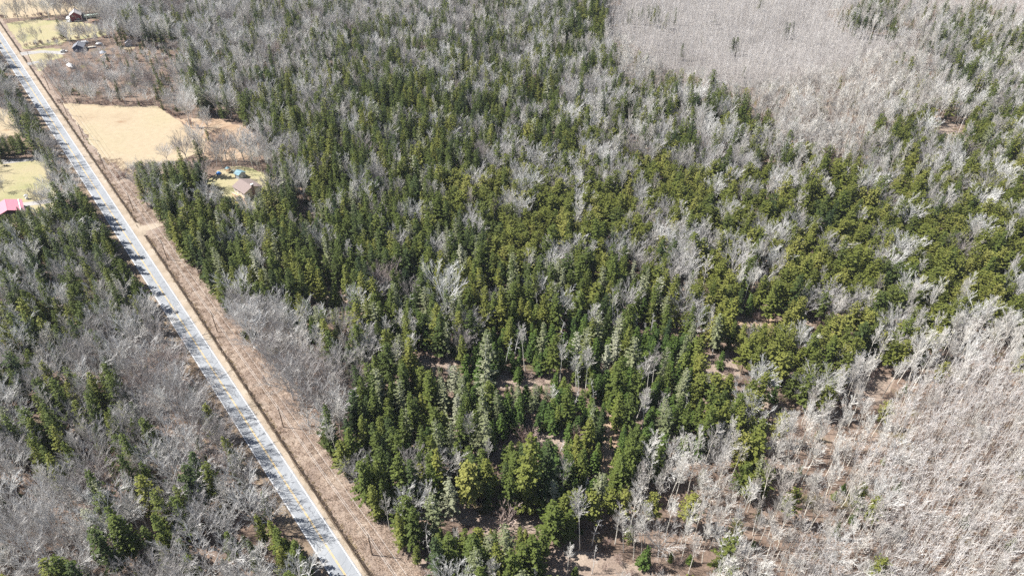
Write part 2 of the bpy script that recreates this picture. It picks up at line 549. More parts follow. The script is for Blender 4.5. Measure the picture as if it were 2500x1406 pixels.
def snag(rng, H):
    tr, cr = MB(), MB()
    pts, rd, _ = bend(rng, (0, 0, -.1), (wob(rng, .12), wob(rng, .12), 1), H, 6, H * .012, .05, .07, .05)
    tr.tube(pts, rd, 5)
    az = 0
    for i in range(12):
        p, d = along(pts, .35 + .62 * rng.random())
        az += 2.4
        q, rr, _ = bend(rng, p, off(rng, d, rng.uniform(.7, 1.3), az), H * .12 * rng.uniform(.4, 1.3), 3, .05, .02, .25, .05)
        cr.tube(q, rr, 3)
        sprout(rng, cr, q, [(3, .2, .4, .9, .5, 1)], 0, H * .1, .03, .05, .2)
    return tr.mesh('trunk', M['dead']), cr.mesh('crown', M['dead'])

def tuft(rng, n, H, R, matn):
    mb = MB()
    for i in range(n):
        a, r = rng.uniform(0, 6.28), R * sqrt(rng.random())
        b, an = rng.uniform(0, 6.28), rng.uniform(.2, 1.35)
        h = H * rng.uniform(.5, 1.2)
        x, y = cos(a) * r, sin(a) * r
        ex, ey, ez = x + cos(b) * sin(an) * h, y + sin(b) * sin(an) * h, max(.03, cos(an) * h)
        mb.tube([(x, y, 0), ((x + ex) / 2, (y + ey) / 2, ez * .62), (ex, ey, ez)], [.03, .024, .012], 3)
    return mb.mesh('tuft', M[matn])

def green_clump(rng, n, H, R):
    mb = MB()
    for i in range(n):
        a, r, z = rng.uniform(0, 6.28), R * sqrt(rng.random()), H * rng.random() ** .8
        r *= sqrt(max(.05, 1 - (z / H) ** 2))
        x, y = cos(a) * r, sin(a) * r
        b, l = rng.uniform(0, 6.28), rng.uniform(.18, .4)
        k = len(mb.v)
        mb.v += [(x, y, z), (x + cos(b) * l - sin(b) * l * .4, y + sin(b) * l + cos(b) * l * .4, z + wob(rng, .2)), (x + cos(b) * l * 1.6, y + sin(b) * l * 1.6, z + wob(rng, .2)),
                 (x + cos(b) * l + sin(b) * l * .4, y + sin(b) * l - cos(b) * l * .4, z + wob(rng, .2))]
        mb.f += [(k, k + 1, k + 2), (k, k + 2, k + 3)]
    return mb.mesh('clump', M['bush'])

rng = random.Random(7)
# every variant is made at a nominal height and scaled per tree: kind -> (nominal height, crown radius, [(trunk, crown)])
VAR = {}
VAR['sp'] = (18.0, 2.3, [conifer(rng, 18, rng.uniform(2.1, 4.0), rng.uniform(1.5, 4.5), rng.choice((115, 135, 150)), rng.uniform(-.42, -.1), rng.uniform(.54, .68), rng.uniform(.6, 1.0), rng.uniform(.22, .4), gaps=rng.choice((2, 4, 5)), twiggy=.06, bare=8) for _ in range(11)])
VAR['ol'] = (15.0, 2.6, [conifer(rng, 15, rng.uniform(2.5, 3.3), rng.uniform(2.5, 5), rng.choice((110, 130)), rng.uniform(-.25, .05), rng.uniform(.52, .64), .6, rng.uniform(.25, .45), gaps=5, flat=rng.uniform(.1, .5), twiggy=.08, matn='olive', bare=10) for _ in range(7)])
VAR['pa'] = (19.0, 2.2, [conifer(rng, 19, rng.uniform(2.0, 2.8), rng.uniform(3, 6), rng.choice((80, 95)), rng.uniform(-.5, -.25), rng.uniform(.5, .62), rng.uniform(.6, .8), rng.uniform(.3, .45), gaps=6, twiggy=.4, matn='pale', barkn='dead', bare=14) for _ in range(5)])
VAR['fi'] = (9.0, 1.7, [conifer(rng, 9, rng.uniform(1.6, 2.1), rng.uniform(.3, .8), rng.choice((80, 95)), rng.uniform(-.15, .1), rng.uniform(.42, .5), rng.uniform(.85, 1.05), .16, matn='fir') for _ in range(5)])
VAR['ma'] = (17.0, 3.6, [maple(rng, 17, rng.uniform(.22, .40), rng.choice((7, 8, 9)), rng.uniform(.42, .72)) for _ in range(8)])
VAR['as'] = (17.0, 2.0, [aspen(rng, 17, rng.uniform(.38, .58), rng.choice((14, 17, 20)), lim=rng.uniform(.17, .24)) for _ in range(7)])
VAR['sa'] = (13.0, 1.0, [sapling(rng, 13, rng.choice((8, 10, 12))) for _ in range(7)])
VAR['sh'] = (3.0, 1.2, [shrub(rng, 3, rng.choice((6, 8, 10))) for _ in range(4)])
VAR['sn'] = (14.0, 1.0, [snag(rng, 14) for _ in range(3)])

KINDNAME = {'sp': 'spruce_tree', 'ol': 'olive_green_pine', 'pa': 'pale_spruce_tree', 'fi': 'young_fir_tree', 'ma': 'bare_maple_tree',
            'as': 'bare_aspen_tree', 'sa': 'bare_sapling', 'sh': 'bare_shrub', 'sn': 'dead_tree'}

# ------------------------------------------------------------------ what grows where (read off the photo, 100 px cells)
GRID = ["...BBBGGGGGGMMCSSSSSSTTTT",
        "..bBBGGGMMMMMMCSSSSSSATMT",
        "bBBBBMCMMCCMMCGMMMSAAAATG",
        "C....bBCCCCMMCNGCGMAAGNMC",
        "...CCbCCCCCOONNNONMGNMNNO",
        "CCC.MCCCCCCOOONNNOONNONNN",
        "MMMMMCCCCCPPOPCNBMMNOOOOO",
        "MMMM.BPPPPPPPPCPCNGOONNOO",
        "MMMBBBBBMCPPYYYYYCOOOOAAA",
        "MMMBBBBBBCPYYYYYYOOOAAAAR",
        "MMMMBBBMBCPYYYYYPCMAAARRR",
        "BMMMMBBMMMMMCYYCAACAARARR",
        "BBMGMBBMMMCPPCMAAAAAAMARR",
        "BBMBBBBMMMCPCPoAAAARAARRR"]
MIX = {'C': (('sp', .78), ('pa', .07), ('ma', .10), ('as', .05)),
       'O': (('ol', .80), ('sp', .06), ('ma', .10), ('as', .04)),
       'P': (('sp', .58), ('pa', .17), ('fi', .13), ('ma', .09), ('sn', .03)),
       'Y': (('fi', .66), ('sp', .15), ('pa', .11), ('as', .05), ('sn', .03)),
       'M': (('sp', .50), ('ma', .33), ('as', .13), ('pa', .04)),
       'N': (('ol', .70), ('sp', .09), ('ma', .13), ('as', .08)),
       'B': (('ma', .70), ('sp', .19), ('as', .11)),
       'H': (('ma', .90), ('as', .10)),
       'G': (('ma', .42), ('as', .26), ('sp', .32)),
       'A': (('as', .80), ('ma', .12), ('ol', .08)),
       'S': (('sa', 1.0),),
       'T': (('sa', .55), ('as', .20), ('sp', .16), ('ma', .09)),
       'R': (('sa', .86), ('as', .11), ('ol', .03)),
       'b': (('ma', .85), ('as', .15)),
       'o': (('sh', .6), ('fi', .3), ('sp', .1))}
HT = {'sp': (10, 23), 'ol': (9, 19), 'pa': (13, 23), 'fi': (6, 12.5), 'ma': (11, 19), 'as': (14, 21), 'sa': (9, 13), 'sh': (1.6, 3.6), 'sn': (9, 16)}
SPACE = {'sp': 1.85, 'ol': 1.95, 'pa': 1.7, 'fi': 1.35, 'ma': 2.75, 'as': 1.7, 'sa': .70, 'sh': 1.4, 'sn': 1.2}

P_S = [(1540, -200), (1470, 50), (1475, 90), (1530, 120), (1545, 165), (1700, 198), (1800, 228), (1900, 228), (2050, 185), (2200, 122), (2260, 92), (2090, 76), (2040, 30), (2180, 12), (2500, 45), (2700, 45), (2700, -200)]
P_R = [(2260, 930), (2520, 860), (2900, 860), (2900, 1700), (2020, 1700), (2090, 1420), (2160, 1320), (2120, 1230), (2250, 1130), (2180, 1010)]
P_HARD = [(545, 735), (640, 740), (720, 800), (780, 850), (860, 950), (860, 1010), (800, 1050), (745, 1000), (640, 870), (570, 790)]          # hardwood strip by the power line
P_HARD2 = [(300, 800), (390, 780), (440, 880), (500, 980), (480, 1060), (400, 1040), (340, 960), (260, 880)]
P_HARD3 = [(0, 1140), (120, 1170), (220, 1230), (250, 1420), (0, 1420)]
P_BIRCH = [(1480, 1230), (1640, 1110), (1790, 1130), (1720, 1250), (1700, 1420), (1580, 1330)]
CLEAR = [[(1710, 870), (1770, 862), (1812, 905), (1800, 925), (1712, 915)], [(1850, 965), (1905, 975), (1930, 1010), (1860, 1015)],
         [(1478, 1010), (1500, 1015), (1498, 1090), (1480, 1165), (1455, 1160), (1465, 1080)], [(1075, 1215), (1130, 1215), (1180, 1255), (1310, 1270), (1330, 1300), (1190, 1300), (1090, 1262)],
         [(1330, 1345), (1450, 1350), (1580, 1385), (1700, 1420), (1330, 1420)], [(1215, 915), (1350, 930), (1350, 950), (1215, 945)],
         [(1240, 1058), (1370, 1050), (1380, 1085), (1250, 1088)], [(735, 500), (772, 500), (772, 528), (738, 528)], [(1020, 865), (1120, 880), (1120, 905), (1030, 900)],
         [(1940, 780), (1990, 775), (1985, 800), (1945, 805)], [(2270, 300), (2330, 300), (2330, 335), (2270, 335)], [(1800, 770), (1890, 770), (1890, 800), (1800, 800)],
         [(2090, 905), (2190, 920), (2140, 985), (2085, 960)], [(770, 690), (850, 720), (860, 760), (780, 740)]]
FIELD = [(150, 252), (262, 258), (384, 261), (428, 292), (470, 316), (505, 338), (492, 372), (440, 392), (352, 408), (316, 425), (300, 442), (282, 425), (246, 380), (205, 322), (178, 285)]
FIELD2 = [(428, 290), (520, 288), (590, 308), (628, 332), (634, 362), (600, 390), (520, 392), (490, 372), (505, 340), (470, 316)]
YARD = [(500, 455), (530, 415), (590, 405), (650, 425), (700, 455), (690, 490), (640, 505), (600, 520), (540, 510), (520, 480)]
LAWN_N = [(0, 62), (70, 48), (190, 52), (240, 62), (262, 75), (262, 88), (180, 100), (60, 122), (50, 118), (12, 80)]
LAWN_NN = [(-80, -40), (200, -40), (200, 20), (170, 36), (90, 42), (0, 48), (-80, 60)]
LAWN_M = [(55, 128), (110, 118), (150, 120), (155, 140), (120, 148), (105, 172), (78, 182), (62, 150)]
LAWN_W = [(-60, 255), (40, 270), (52, 330), (-60, 345)]
LAWN_S = [(-60, 392), (90, 388), (118, 385), (128, 440), (150, 480), (130, 510), (60, 530), (-60, 600)]
OPEN = [FIELD, FIELD2, YARD, LAWN_N, LAWN_NN, LAWN_M, LAWN_W, LAWN_S]

_h = {}
def vnoise(x, y, k=0):
    def g(i, j):
        q = (i, j, k)
        if q not in _h: _h[q] = random.Random(i * 7919 + j * 104729 + k * 31).random()
        return _h[q]
    i, j = math.floor(x), math.floor(y)
    u, v = x - i, y - j
    u, v = u * u * (3 - 2 * u), v * v * (3 - 2 * v)
    return (g(i, j) * (1 - u) + g(i + 1, j) * u) * (1 - v) + (g(i, j + 1) * (1 - u) + g(i + 1, j + 1) * u) * v

def klass(px, py, x, y):
    wx_, wy_ = (vnoise(x * .09, y * .09, 11) - .5), (vnoise(x * .09, y * .09, 12) - .5)
    if inside(px + wx_ * 40, py + wy_ * 26, P_S): return 'S'
    if inside(px + wx_ * 150, py + wy_ * 120, P_R): return 'R'
    for q in (P_HARD, P_HARD2, P_HARD3):
        if inside(px, py, q): return 'H'
    if inside(px, py, P_BIRCH): return 'A'
    px += (vnoise(x * .06, y * .06, 1) - .5) * 120
    py += (vnoise(x * .06, y * .06, 2) - .5) * 90
    c = GRID[max(0, min(13, int(py // 100)))][max(0, min(24, int(px // 100)))]
    if c == 'S': c = 'A' if py > 120 else 'T'
    return c

def blocked(x, y):
    """no tree foot here: the road and its strips, fields, yards, clearings"""
    s, u = su(x, y)
    if -5.4 < u < 18.5 + 2.2 * vnoise(s * .05, 3.3, 5) - (4 if s > 175 else 0): return True
    px, py = pix(x, y)
    return any(inside(px, py, q) for q in OPEN)

# ------------------------------------------------------------------ trees that stand out, one by one: kind, foot px, top py, group word
SPECIAL = [('ol', 1147, 1240, 1128), ('sp', 1285, 1248, 1068), ('sp', 1330, 1235, 1085), ('pa', 1188, 985, 828), ('as', 1922, 1130, 1038), ('as', 1940, 1128, 1050), ('ma', 1090, 782, 662), ('ma', 1367, 680, 603),
           ('ma', 800, 640, 558), ('ma', 715, 480, 395), ('sp', 1500, 985, 868), ('pa', 1538, 930, 825), ('pa', 1478, 915, 835), ('pa', 1372, 900, 830), ('as', 1282, 905, 800), ('ma', 1375, 790, 715),
           ('sp', 157, 99, 46), ('sp', 250, 92, 50), ('sp', 397, 232, 182), ('sp', 512, 345, 316), ('sp', 503, 430, 342), ('sp', 455, 440, 360), ('as', 1748, 1118, 1045), ('as', 2105, 960, 870), ('as', 1825, 950, 895),
           ('ma', 118, 433, 372), ('ma', 14, 306, 262), ('ma', 48, 278, 186), ('ma', 40, 272, 200), ('ma', 22, 262, 190), ('ma', 105, 512, 462), ('ma', 125, 515, 468), ('sp', 6, 405, 380), ('ma', 10, 470, 435),
           ('sp', 8, 378, 330), ('sp', 22, 377, 335), ('sp', 36, 374, 338), ('sp', 50, 372, 328), ('sp', 62, 370, 334), ('sp', 80, 364, 325), ('sp', 90, 362, 330), ('sp', 62, 325, 268), ('sp', 78, 330, 275), ('sp', 70, 345, 285), ('sp', 96, 332, 296), ('sp', 108, 335, 305),
           ('ma', 112, 370, 330), ('ma', 128, 375, 335), ('sp', 128, 425, 362), ('sp', 140, 440, 375), ('sp', 152, 455, 405), ('ma', 165, 440, 385), ('ma', 175, 455, 400), ('sp', 165, 480, 440), ('ma', 150, 478, 425),
           ('as', 35, 42, 8), ('ma', 95, 40, 2), ('ma', 118, 38, 0), ('ma', 142, 32, -15), ('ma', 185, 28, -20), ('as', 178, 26, -25), ('as', 158, 30, -20), ('ma', 50, 42, 15), ('as', 72, 40, 22),
           ('ma', 62, 116, 80), ('as', 70, 114, 60), ('ma', 95, 107, 66), ('as', 110, 102, 72), ('as', 185, 97, 72), ('as', 215, 95, 70), ('as', 225, 92, 66), ('ma', 205, 96, 74), ('ma', 240, 112, 84),
           ('ma', 510, 318, 268), ('ma', 545, 410, 345), ('ma', 597, 395, 318), ('ma', 615, 392, 322), ('as', 575, 435, 370), ('as', 585, 425, 365), ('as', 640, 425, 355), ('ma', 530, 405, 350), ('ma', 408, 395, 355), ('ma', 440, 385, 345), ('as', 663, 440, 372), ('as', 685, 430, 362),
           ('sh', 1283, 1085, 1050), ('sh', 1412, 1080, 1045), ('sh', 1238, 1290, 1240), ('sh', 1345, 1285, 1250), ('sn', 1040, 1300, 1235), ('sn', 1052, 1362, 1280), ('sn', 1400, 1000, 955), ('as', 1065, 1265, 1170), ('as', 1415, 1340, 1215), ('sn', 1445, 1330, 1260),
           ('ol', 1830, 1165, 1060), ('ol', 1800, 1150, 1055), ('sp', 1340, 1330, 1225), ('sp', 1380, 1320, 1240), ('as', 1385, 1400, 1330), ('sn', 1445, 1400, 1345)]

# ------------------------------------------------------------------ ground, fields, road
def sheet(name, mat, poly, z, jit=0.0, step=3.0, seed=1):
    r = random.Random(seed)
    pts = []
    for i in range(len(poly)):
        a, b = poly[i], poly[(i + 1) % len(poly)]
        n = max(1, int(hypot(b[0] - a[0], b[1] - a[1]) / step))
        for k in range(n):
            t = k / n
            pts.append((a[0] + (b[0] - a[0]) * t + wob(r, jit), a[1] + (b[1] - a[1]) * t + wob(r, jit), z))
    mb = MB()
    mb.face(pts)
    return tag(mb.build(name, mat), kind='structure')

def psheet(name, mat, poly, z, jit=.8, seed=1):
    return sheet(name, mat, [at(*p) for p in poly], z, jit, 3.0, seed)

mb = MB()
mb.face([(-2500, -400, 0), (2500, -400, 0), (2500, 5000, 0), (-2500, 5000, 0)])
tag(mb.build('ground', M['litter']), kind='structure')
psheet('field', M['field'], FIELD, .02, 1.0, 2)
psheet('field', M['field_edge'], FIELD2, .03, 1.2, 3)
psheet('yard', M['lawn'], YARD, .04, 1.2, 4)
psheet('lawn', M['lawn'], LAWN_N, .02, 1.5, 5)
psheet('field', M['field'], LAWN_NN, .02, 1.5, 6)
psheet('lawn', M['lawn'], LAWN_M, .02, 1.2, 7)
psheet('field', M['field'], LAWN_W, .02, 1.2, 8)
psheet('lawn', M['lawn'], LAWN_S, .02, 1.2, 9)
psheet('stand_floor', M['pale_floor'], [(1600, -180), (1500, 45), (1512, 88), (1560, 118), (1570, 158), (1705, 188), (1800, 215), (1900, 212), (2050, 170), (2180, 112), (2220, 95), (2060, 80), (2010, 30), (2180, -20), (2690, 20), (2690, -180)], .008, 1.0, 15)
for i, q in enumerate(CLEAR):
    psheet('clearing', M['field_edge'] if i in (2, 11) else M['row'], q, .012 + i * .0005, 1.2, 20 + i)

def ud(s): return min(10.0, 8.35 + (s + 130) * .0085)     # ditch centre line
def strip(name, mat, ua, ub, za, zb, s0=-210, s1=640, ja=0.0, jb=0.0, step=1.5, seed=1, nu=1):
    r = random.Random(seed)
    mb = MB()
    n = int((s1 - s0) / step)
    for i in range(n + 1):
        s = s0 + (s1 - s0) * i / n
        a = (ua(s) if callable(ua) else ua) + wob(r, ja)
        b = (ub(s) if callable(ub) else ub) + wob(r, jb)
        for k in range(nu + 1):
            u = a + (b - a) * k / nu
            x, y = road(s, u)
            mb.v.append((x, y, za + (zb - za) * k / nu))
    for i in range(n):
        for k in range(nu):
            q = i * (nu + 1) + k
            mb.f.append((q, q + 1, q + nu + 2, q + nu + 1))
    return tag(mb.build(name, mat), kind='structure')

strip('road', M['asphalt'], -.25, 6.95, .35, .35, ja=.05, jb=.05)
strip('road_marking', M['white_paint'], -.1, .1, .356, .356)
strip('road_marking', M['white_paint'], 6.5, 6.7, .356, .356)
strip('road_marking', M['yellow_paint'], 3.08, 3.23, .356, .356)
strip('road_marking', M['yellow_paint'], 3.37, 3.52, .356, .356)
strip('road_shoulder', M['gravel'], 6.9, lambda s: ud(s) - .25, .342, .26, jb=.22, seed=2)
for s0, s1 in ((-210, 88.5), (97, 640)):
    strip('ditch_bank', M['verge'], lambda s: ud(s) - .45, lambda s: ud(s) + .12, .27, .04, s0=s0, s1=s1, ja=.1, seed=3)
    strip('ditch', M['ditch'], lambda s: ud(s) - .1, lambda s: ud(s) + 1.1, .045, .035, s0=s0, s1=s1, jb=.25, seed=4)
def treeline(s): return 19.8 + 2.4 * vnoise(s * .05, 3.3, 5) - (4 if s > 175 else 0)
strip('cleared_strip', M['row'], lambda s: ud(s) + .3, lambda s: treeline(s) + 2, .03, .015, jb=.8, seed=5, s1=172)
strip('cleared_strip', M['row'], lambda s: ud(s) + .3, lambda s: ud(s) + 3.5, .03, .032, jb=.8, seed=5, s0=172, s1=640)
strip('road_verge', M['verge'], -4.6, -.2, .02, .342, ja=.9, jb=.0, seed=6)
psheet('driveway', M['gravel'], [(322, 540), (352, 551), (386, 546), (430, 540), (470, 520), (540, 508), (600, 505), (600, 511), (540, 516), (470, 530), (432, 548), (390, 553), (356, 566), (345, 574), (342, 588)], .36 - .29, .4, 31)
mbd = MB()
pr_ = [road(86.5, 6.9), road(99, 6.9), road(96, 11.5), road(90, 11.5)]
mbd.face([(*pr_[0], .35), (*pr_[3], .09), (*pr_[2], .09), (*pr_[1], .35)])
tag(mbd.build('driveway', M['gravel']), kind='structure')
for q in ([(38, 131), (60, 127), (100, 124), (150, 126), (160, 132), (150, 134), (100, 130), (45, 138)], [(48, 158), (66, 154), (95, 149), (95, 154), (66, 162), (52, 166)],
          [(52, 495), (100, 490), (150, 476), (168, 468), (172, 478), (120, 497), (60, 504)], [(-40, 392), (0, 391), (60, 388), (115, 382), (150, 384), (150, 390), (110, 389), (0, 402), (-40, 404)]):
    psheet('driveway', M['drive'], q, .055, .3, 33)

# ------------------------------------------------------------------ scatter the forest
rs = random.Random(11)
cells = {}
CS = 4.0
trees = []
def near(x, y, r):
    i, j = int(x // CS), int(y // CS)
    for a in (i - 1, i, i + 1):
        for b in (j - 1, j, j + 1):
            for (x2, y2, r2) in cells.get((a, b), ()):
                d = (r + r2) * .86
                if (x - x2) ** 2 + (y - y2) ** 2 < d * d: return True
    return False
def put(k, x, y, h, special=False):
    cells.setdefault((int(x // CS), int(y // CS)), []).append((x, y, SPACE[k]))
    trees.append([k, x, y, h, special])

for k, px, py, ty in SPECIAL:
    x, y = at(px, py)
    put(k, x, y, tall(px, py, ty), True)
for q in (at(610, 470), at(560, 500), at(20, 515), at(185, 52), at(195, 122)):
    for dx in (-4, 0, 4):
        for dy in (-4, 0, 4):
            cells.setdefault((int((q[0] + dx) // CS), int((q[1] + dy) // CS)), []).append((q[0] + dx, q[1] + dy, 2.5))

def xlim(y):
    k = (y * cos(PITCH) + CAM_H * sin(PITCH)) / FPX
    return -1430 * k, 1430 * k
YMIN, YMAX = 84, 800
def scatter(n, fn):
    for _ in range(n):
        y = sqrt(YMIN ** 2 + (YMAX ** 2 - YMIN ** 2) * rs.random()) if False else rs.uniform(YMIN, YMAX)
        lo, hi = xlim(y)
        if rs.random() > (hi - lo) / 1450: continue
        fn(rs.uniform(lo, hi), y)
def in_poly_clear(px, py): return any(inside(px, py, q) for q in CLEAR)

VIEW = [(64, 150, 506, 640), (-60, 62, 331, 392), (292, 500, 394, 520), (480, 560, 396, 470), (555, 655, 478, 640), (520, 606, 436, 480), (-60, 64, 524, 640), (155, 205, 58, 130), (205, 262, 60, 130), (176, 208, 122, 190), (162, 186, 168, 240), (150, 330, 118, 135), (0, 150, 98, 150), (200, 330, 112, 145), (300, 334, 124, 170)]
for q_ in CLEAR:
    xs_, ys_ = [p[0] for p in q_], [p[1] for p in q_]
    VIEW.append((min(xs_) - 8, max(xs_) + 8, max(ys_) - 10, max(ys_) + 95))
def u_side(x, y):
    s, u = su(x, y)
    return (u < 0 or u < 45 and s < 60)
def guard(x, y, h):
    # (clearings are added to VIEW below)
    """keep trees that stand in front of houses and lawns low enough for these to be seen, as in the photo"""
    fx, fy = pix(x, y)
    for x0, x1, yt, yf in VIEW:
        if x0 < fx < x1 and yt < fy < yf:
            while h > 1 and pix(x, y, h)[1] < yt: h -= .4
    return h
def over(x, y):
    if near(x, y, 1.35): return
    px, py = pix(x, y, 8.5)
    c = klass(px, py, x, y)
    if c in '.SR': 
        if c != '.': return
        c = 'b'
    if blocked(x, y): return
    bx, by = pix(x, y)
    if in_poly_clear(bx, by): c = 'o'
    if c in 'bo' and rs.random() > (.18 if c == 'o' else .35): return
    t = rs.random()
    for k, p in MIX[c]:
        t -= p
        if t < 0: break
    if c == 'M' and k == 'sp' and px > 1250 and py > 300 and rs.random() < .75: k = 'ol'
    if c in 'CP' and k == 'sp' and px > 1350 and rs.random() < .45: k = 'ol'
    if k == 'ma' and c in 'BMGA' and rs.random() < .24:
        if not near(x, y, 1.3): put('sp', x, y, rs.uniform(3.5, 9))
        return
    if near(x, y, SPACE[k]): return
    lo, hi = HT[k]
    h = lo + (hi - lo) * min(1, .2 + .62 * rs.random() + .25 * vnoise(x * .03, y * .03, 4))
    if u_side(x, y) and k == 'ma': h = max(h, rs.uniform(13, 19))
    if px < 440 and 90 < py < 262 and su(x, y)[1] > 0:
        if py < 165 and rs.random() < .45: return
        h *= .42 if py < 150 else .6
        if k == 'sp' and rs.random() < .6: k = 'ma'
    s_, u_ = su(x, y)
    if -12 < u_ < 0 and s_ > 22 and rs.random() < .6: k = 'sp'
    if -9 < u_ < 0: h = min(h, 17)
    h = guard(x, y, h)
    if h < 2.5: return
    put(k, x, y, h)
scatter(200000, over)

def sap(x, y):
    px, py = pix(x, y, 6)
    q = klass(*pix(x, y, 8.5), x, y)
    if q not in 'SR': return
    a = q == 'S'
    c = 'S' if a else 'R'
    k = 'sa'
    t = rs.random()
    if a:
        if t < .0016: k = 'sp'
        elif t < .012: k = 'as'
    else:
        k = 'as' if t < .10 else 'ma' if t < .12 else 'sa'
    if near(x, y, SPACE[k] if k != 'sp' else .8) or blocked(x, y): return
    h = rs.uniform(9, 14) if a else rs.uniform(12, 18)
    if k == 'sp': h = rs.uniform(5, 11)
    if k in ('as', 'ma'): h = rs.uniform(14, 19) if not a else rs.uniform(9, 14)
    put(k, x, y, h)
for px0, px1, py0, py1, n in ((1440, 2700, -120, 240, 80000), (1990, 2760, 850, 1650, 16000)):
    (xa, ya), (xb, yb) = at(px0, py1), at(px1, py0)
    xr = max(abs(at(px1, py0)[0]), abs(at(px1, py1)[0]))
    xl = min(at(px0, py0)[0], at(px0, py1)[0])
    for _ in range(n): sap(rs.uniform(xl, xr), rs.uniform(ya, yb))
# dark conifer clump and thickets inside the pale stand
for cx, cy, n, rx, ry in ((1590, 52, 16, 45, 12), (1625, 66, 4, 10, 8), (1795, 128, 8, 14, 6), (1660, 138, 2, 6, 4), (1575, 172, 5, 16, 8), (1920, 82, 4, 12, 7), (1850, 20, 3, 8, 6), (2075, 55, 14, 40, 18), (2150, 20, 9, 25, 14)):
    for _ in range(n):
        x, y = at(cx + rs.gauss(0, rx * .5), cy + 8 + rs.gauss(0, ry * .5))
        put('sp', x, y, rs.uniform(7, 14))

def under(x, y):
    if near(x, y, .55): return
    px, py = pix(x, y, 2)
    c = klass(px, py, x, y)
    bx, by = pix(x, y)
    if c in '.S' or blocked(x, y): return
    cl = in_poly_clear(bx, by)
    if c in 'PYCo' and not cl: k = 'fi' if rs.random() < .6 else 'sh'
    else: k = 'sh' if rs.random() < .75 else 'fi'
    if c in 'BGb' and rs.random() < .7: return
    put(k, x, y, rs.uniform(1.5, 3.4) if k == 'sh' else rs.uniform(2, 6))
scatter(26000, under)
for k in range(150):     # brush along the north edge of the field and the old stone rows
    t = rs.random()
    a, b = rs.choice((((140, 252), (385, 259)), ((385, 262), (520, 335)), ((0, 46), (120, 40)), ((60, 118), (170, 96)), ((170, 100), (320, 88)), ((292, 440), (350, 405))))
    x, y = at(a[0] + (b[0] - a[0]) * t + wob(rs, 4), a[1] + (b[1] - a[1]) * t + wob(rs, 3) - 2)
    put('sh', x, y, rs.uniform(1.5, 3))

# ------------------------------------------------------------------ each tree that shows large: an object of its own; the rest: one mass per kind
def shows(t):
    k, x, y, h, sp = t
    px, py = pix(x, y, h * .6)
    if not (-15 < px < 2515 and -20 < py < 1425): return 0
    d = y * cos(PITCH) + CAM_H * sin(PITCH)
    return (9 if sp else 1) * h / d

DESC = {'sp': ('dark green spruce', 'dark green spruces'), 'ol': ('rounded olive green pine', 'rounded olive green pines'), 'pa': ('pale lichen-grey spruce', 'pale lichen-grey spruces'), 'fi': ('bright green young fir', 'bright green young firs'),
        'ma': ('bare grey spreading maple', 'bare grey spreading maples'), 'as': ('bare pale-stemmed aspen', 'bare pale-stemmed aspens'), 'sa': ('thin bare sapling', 'thin bare saplings'), 'sh': ('low bare brownish shrub', 'low bare brownish shrubs'), 'sn': ('dead silvery trunk', 'dead silvery trunks')}
GROUP = {'sp': 'spruces standing in the forest', 'ol': 'olive green pines of the forest', 'pa': 'lichen-grey spruces of the forest', 'fi': 'young firs growing in the openings', 'ma': 'bare maples of the forest', 'as': 'bare aspens of the forest',
         'sa': 'saplings of the bare thicket', 'sh': 'bare shrubs of the undergrowth', 'sn': 'dead trunks in the forest'}
CAT = {'sp': 'spruce', 'ol': 'pine', 'pa': 'spruce', 'fi': 'fir', 'ma': 'tree', 'as': 'tree', 'sa': 'sapling', 'sh': 'shrub', 'sn': 'dead tree'}
ORD = 'leftmost second third fourth fifth sixth seventh eighth ninth tenth eleventh twelfth thirteenth fourteenth fifteenth sixteenth seventeenth eighteenth nineteenth twentieth'.split()
NUM = 'no one two three four five six seven eight nine ten eleven twelve thirteen fourteen fifteen sixteen seventeen eighteen nineteen twenty'.split()
ROWS = ['at top edge', 'near top', 'well above middle', 'just above middle', 'at mid-height', 'just below middle', 'well below middle', 'near bottom', 'at bottom edge']
COLS = ['far left', 'left', 'centre-left', 'left of centre', 'centre', 'right of centre', 'centre-right', 'right', 'far right']
def zone(x, y, h):
    px, py = pix(x, y, h * .6)
    r = ROWS[max(0, min(8, int(py / 156.3)))]
    s, u = su(x, y)
    if u < 0:
        k = max(0, min(2, int(-u / 22)))
        return r + ', ' + ('beside the left road edge', 'left of the road', 'far left of the road')[k]
    if u < 34 and s < 90: return r + ', along the power line strip'
    return r + ', ' + COLS[max(0, min(8, int(px / 277.8)))]

individual = {k: [] for k in VAR}
mass = {k: [] for k in VAR}
CAPS = {k: 300 for k in VAR}
for k in VAR:
    tk = [t for t in trees if t[0] == k]
    tk.sort(key=lambda t: -shows(t))
    n = sum(1 for t in tk if shows(t) > 0)
    individual[k] = tk[:min(CAPS[k], n)]
    mass[k] = tk[len(individual[k]):]

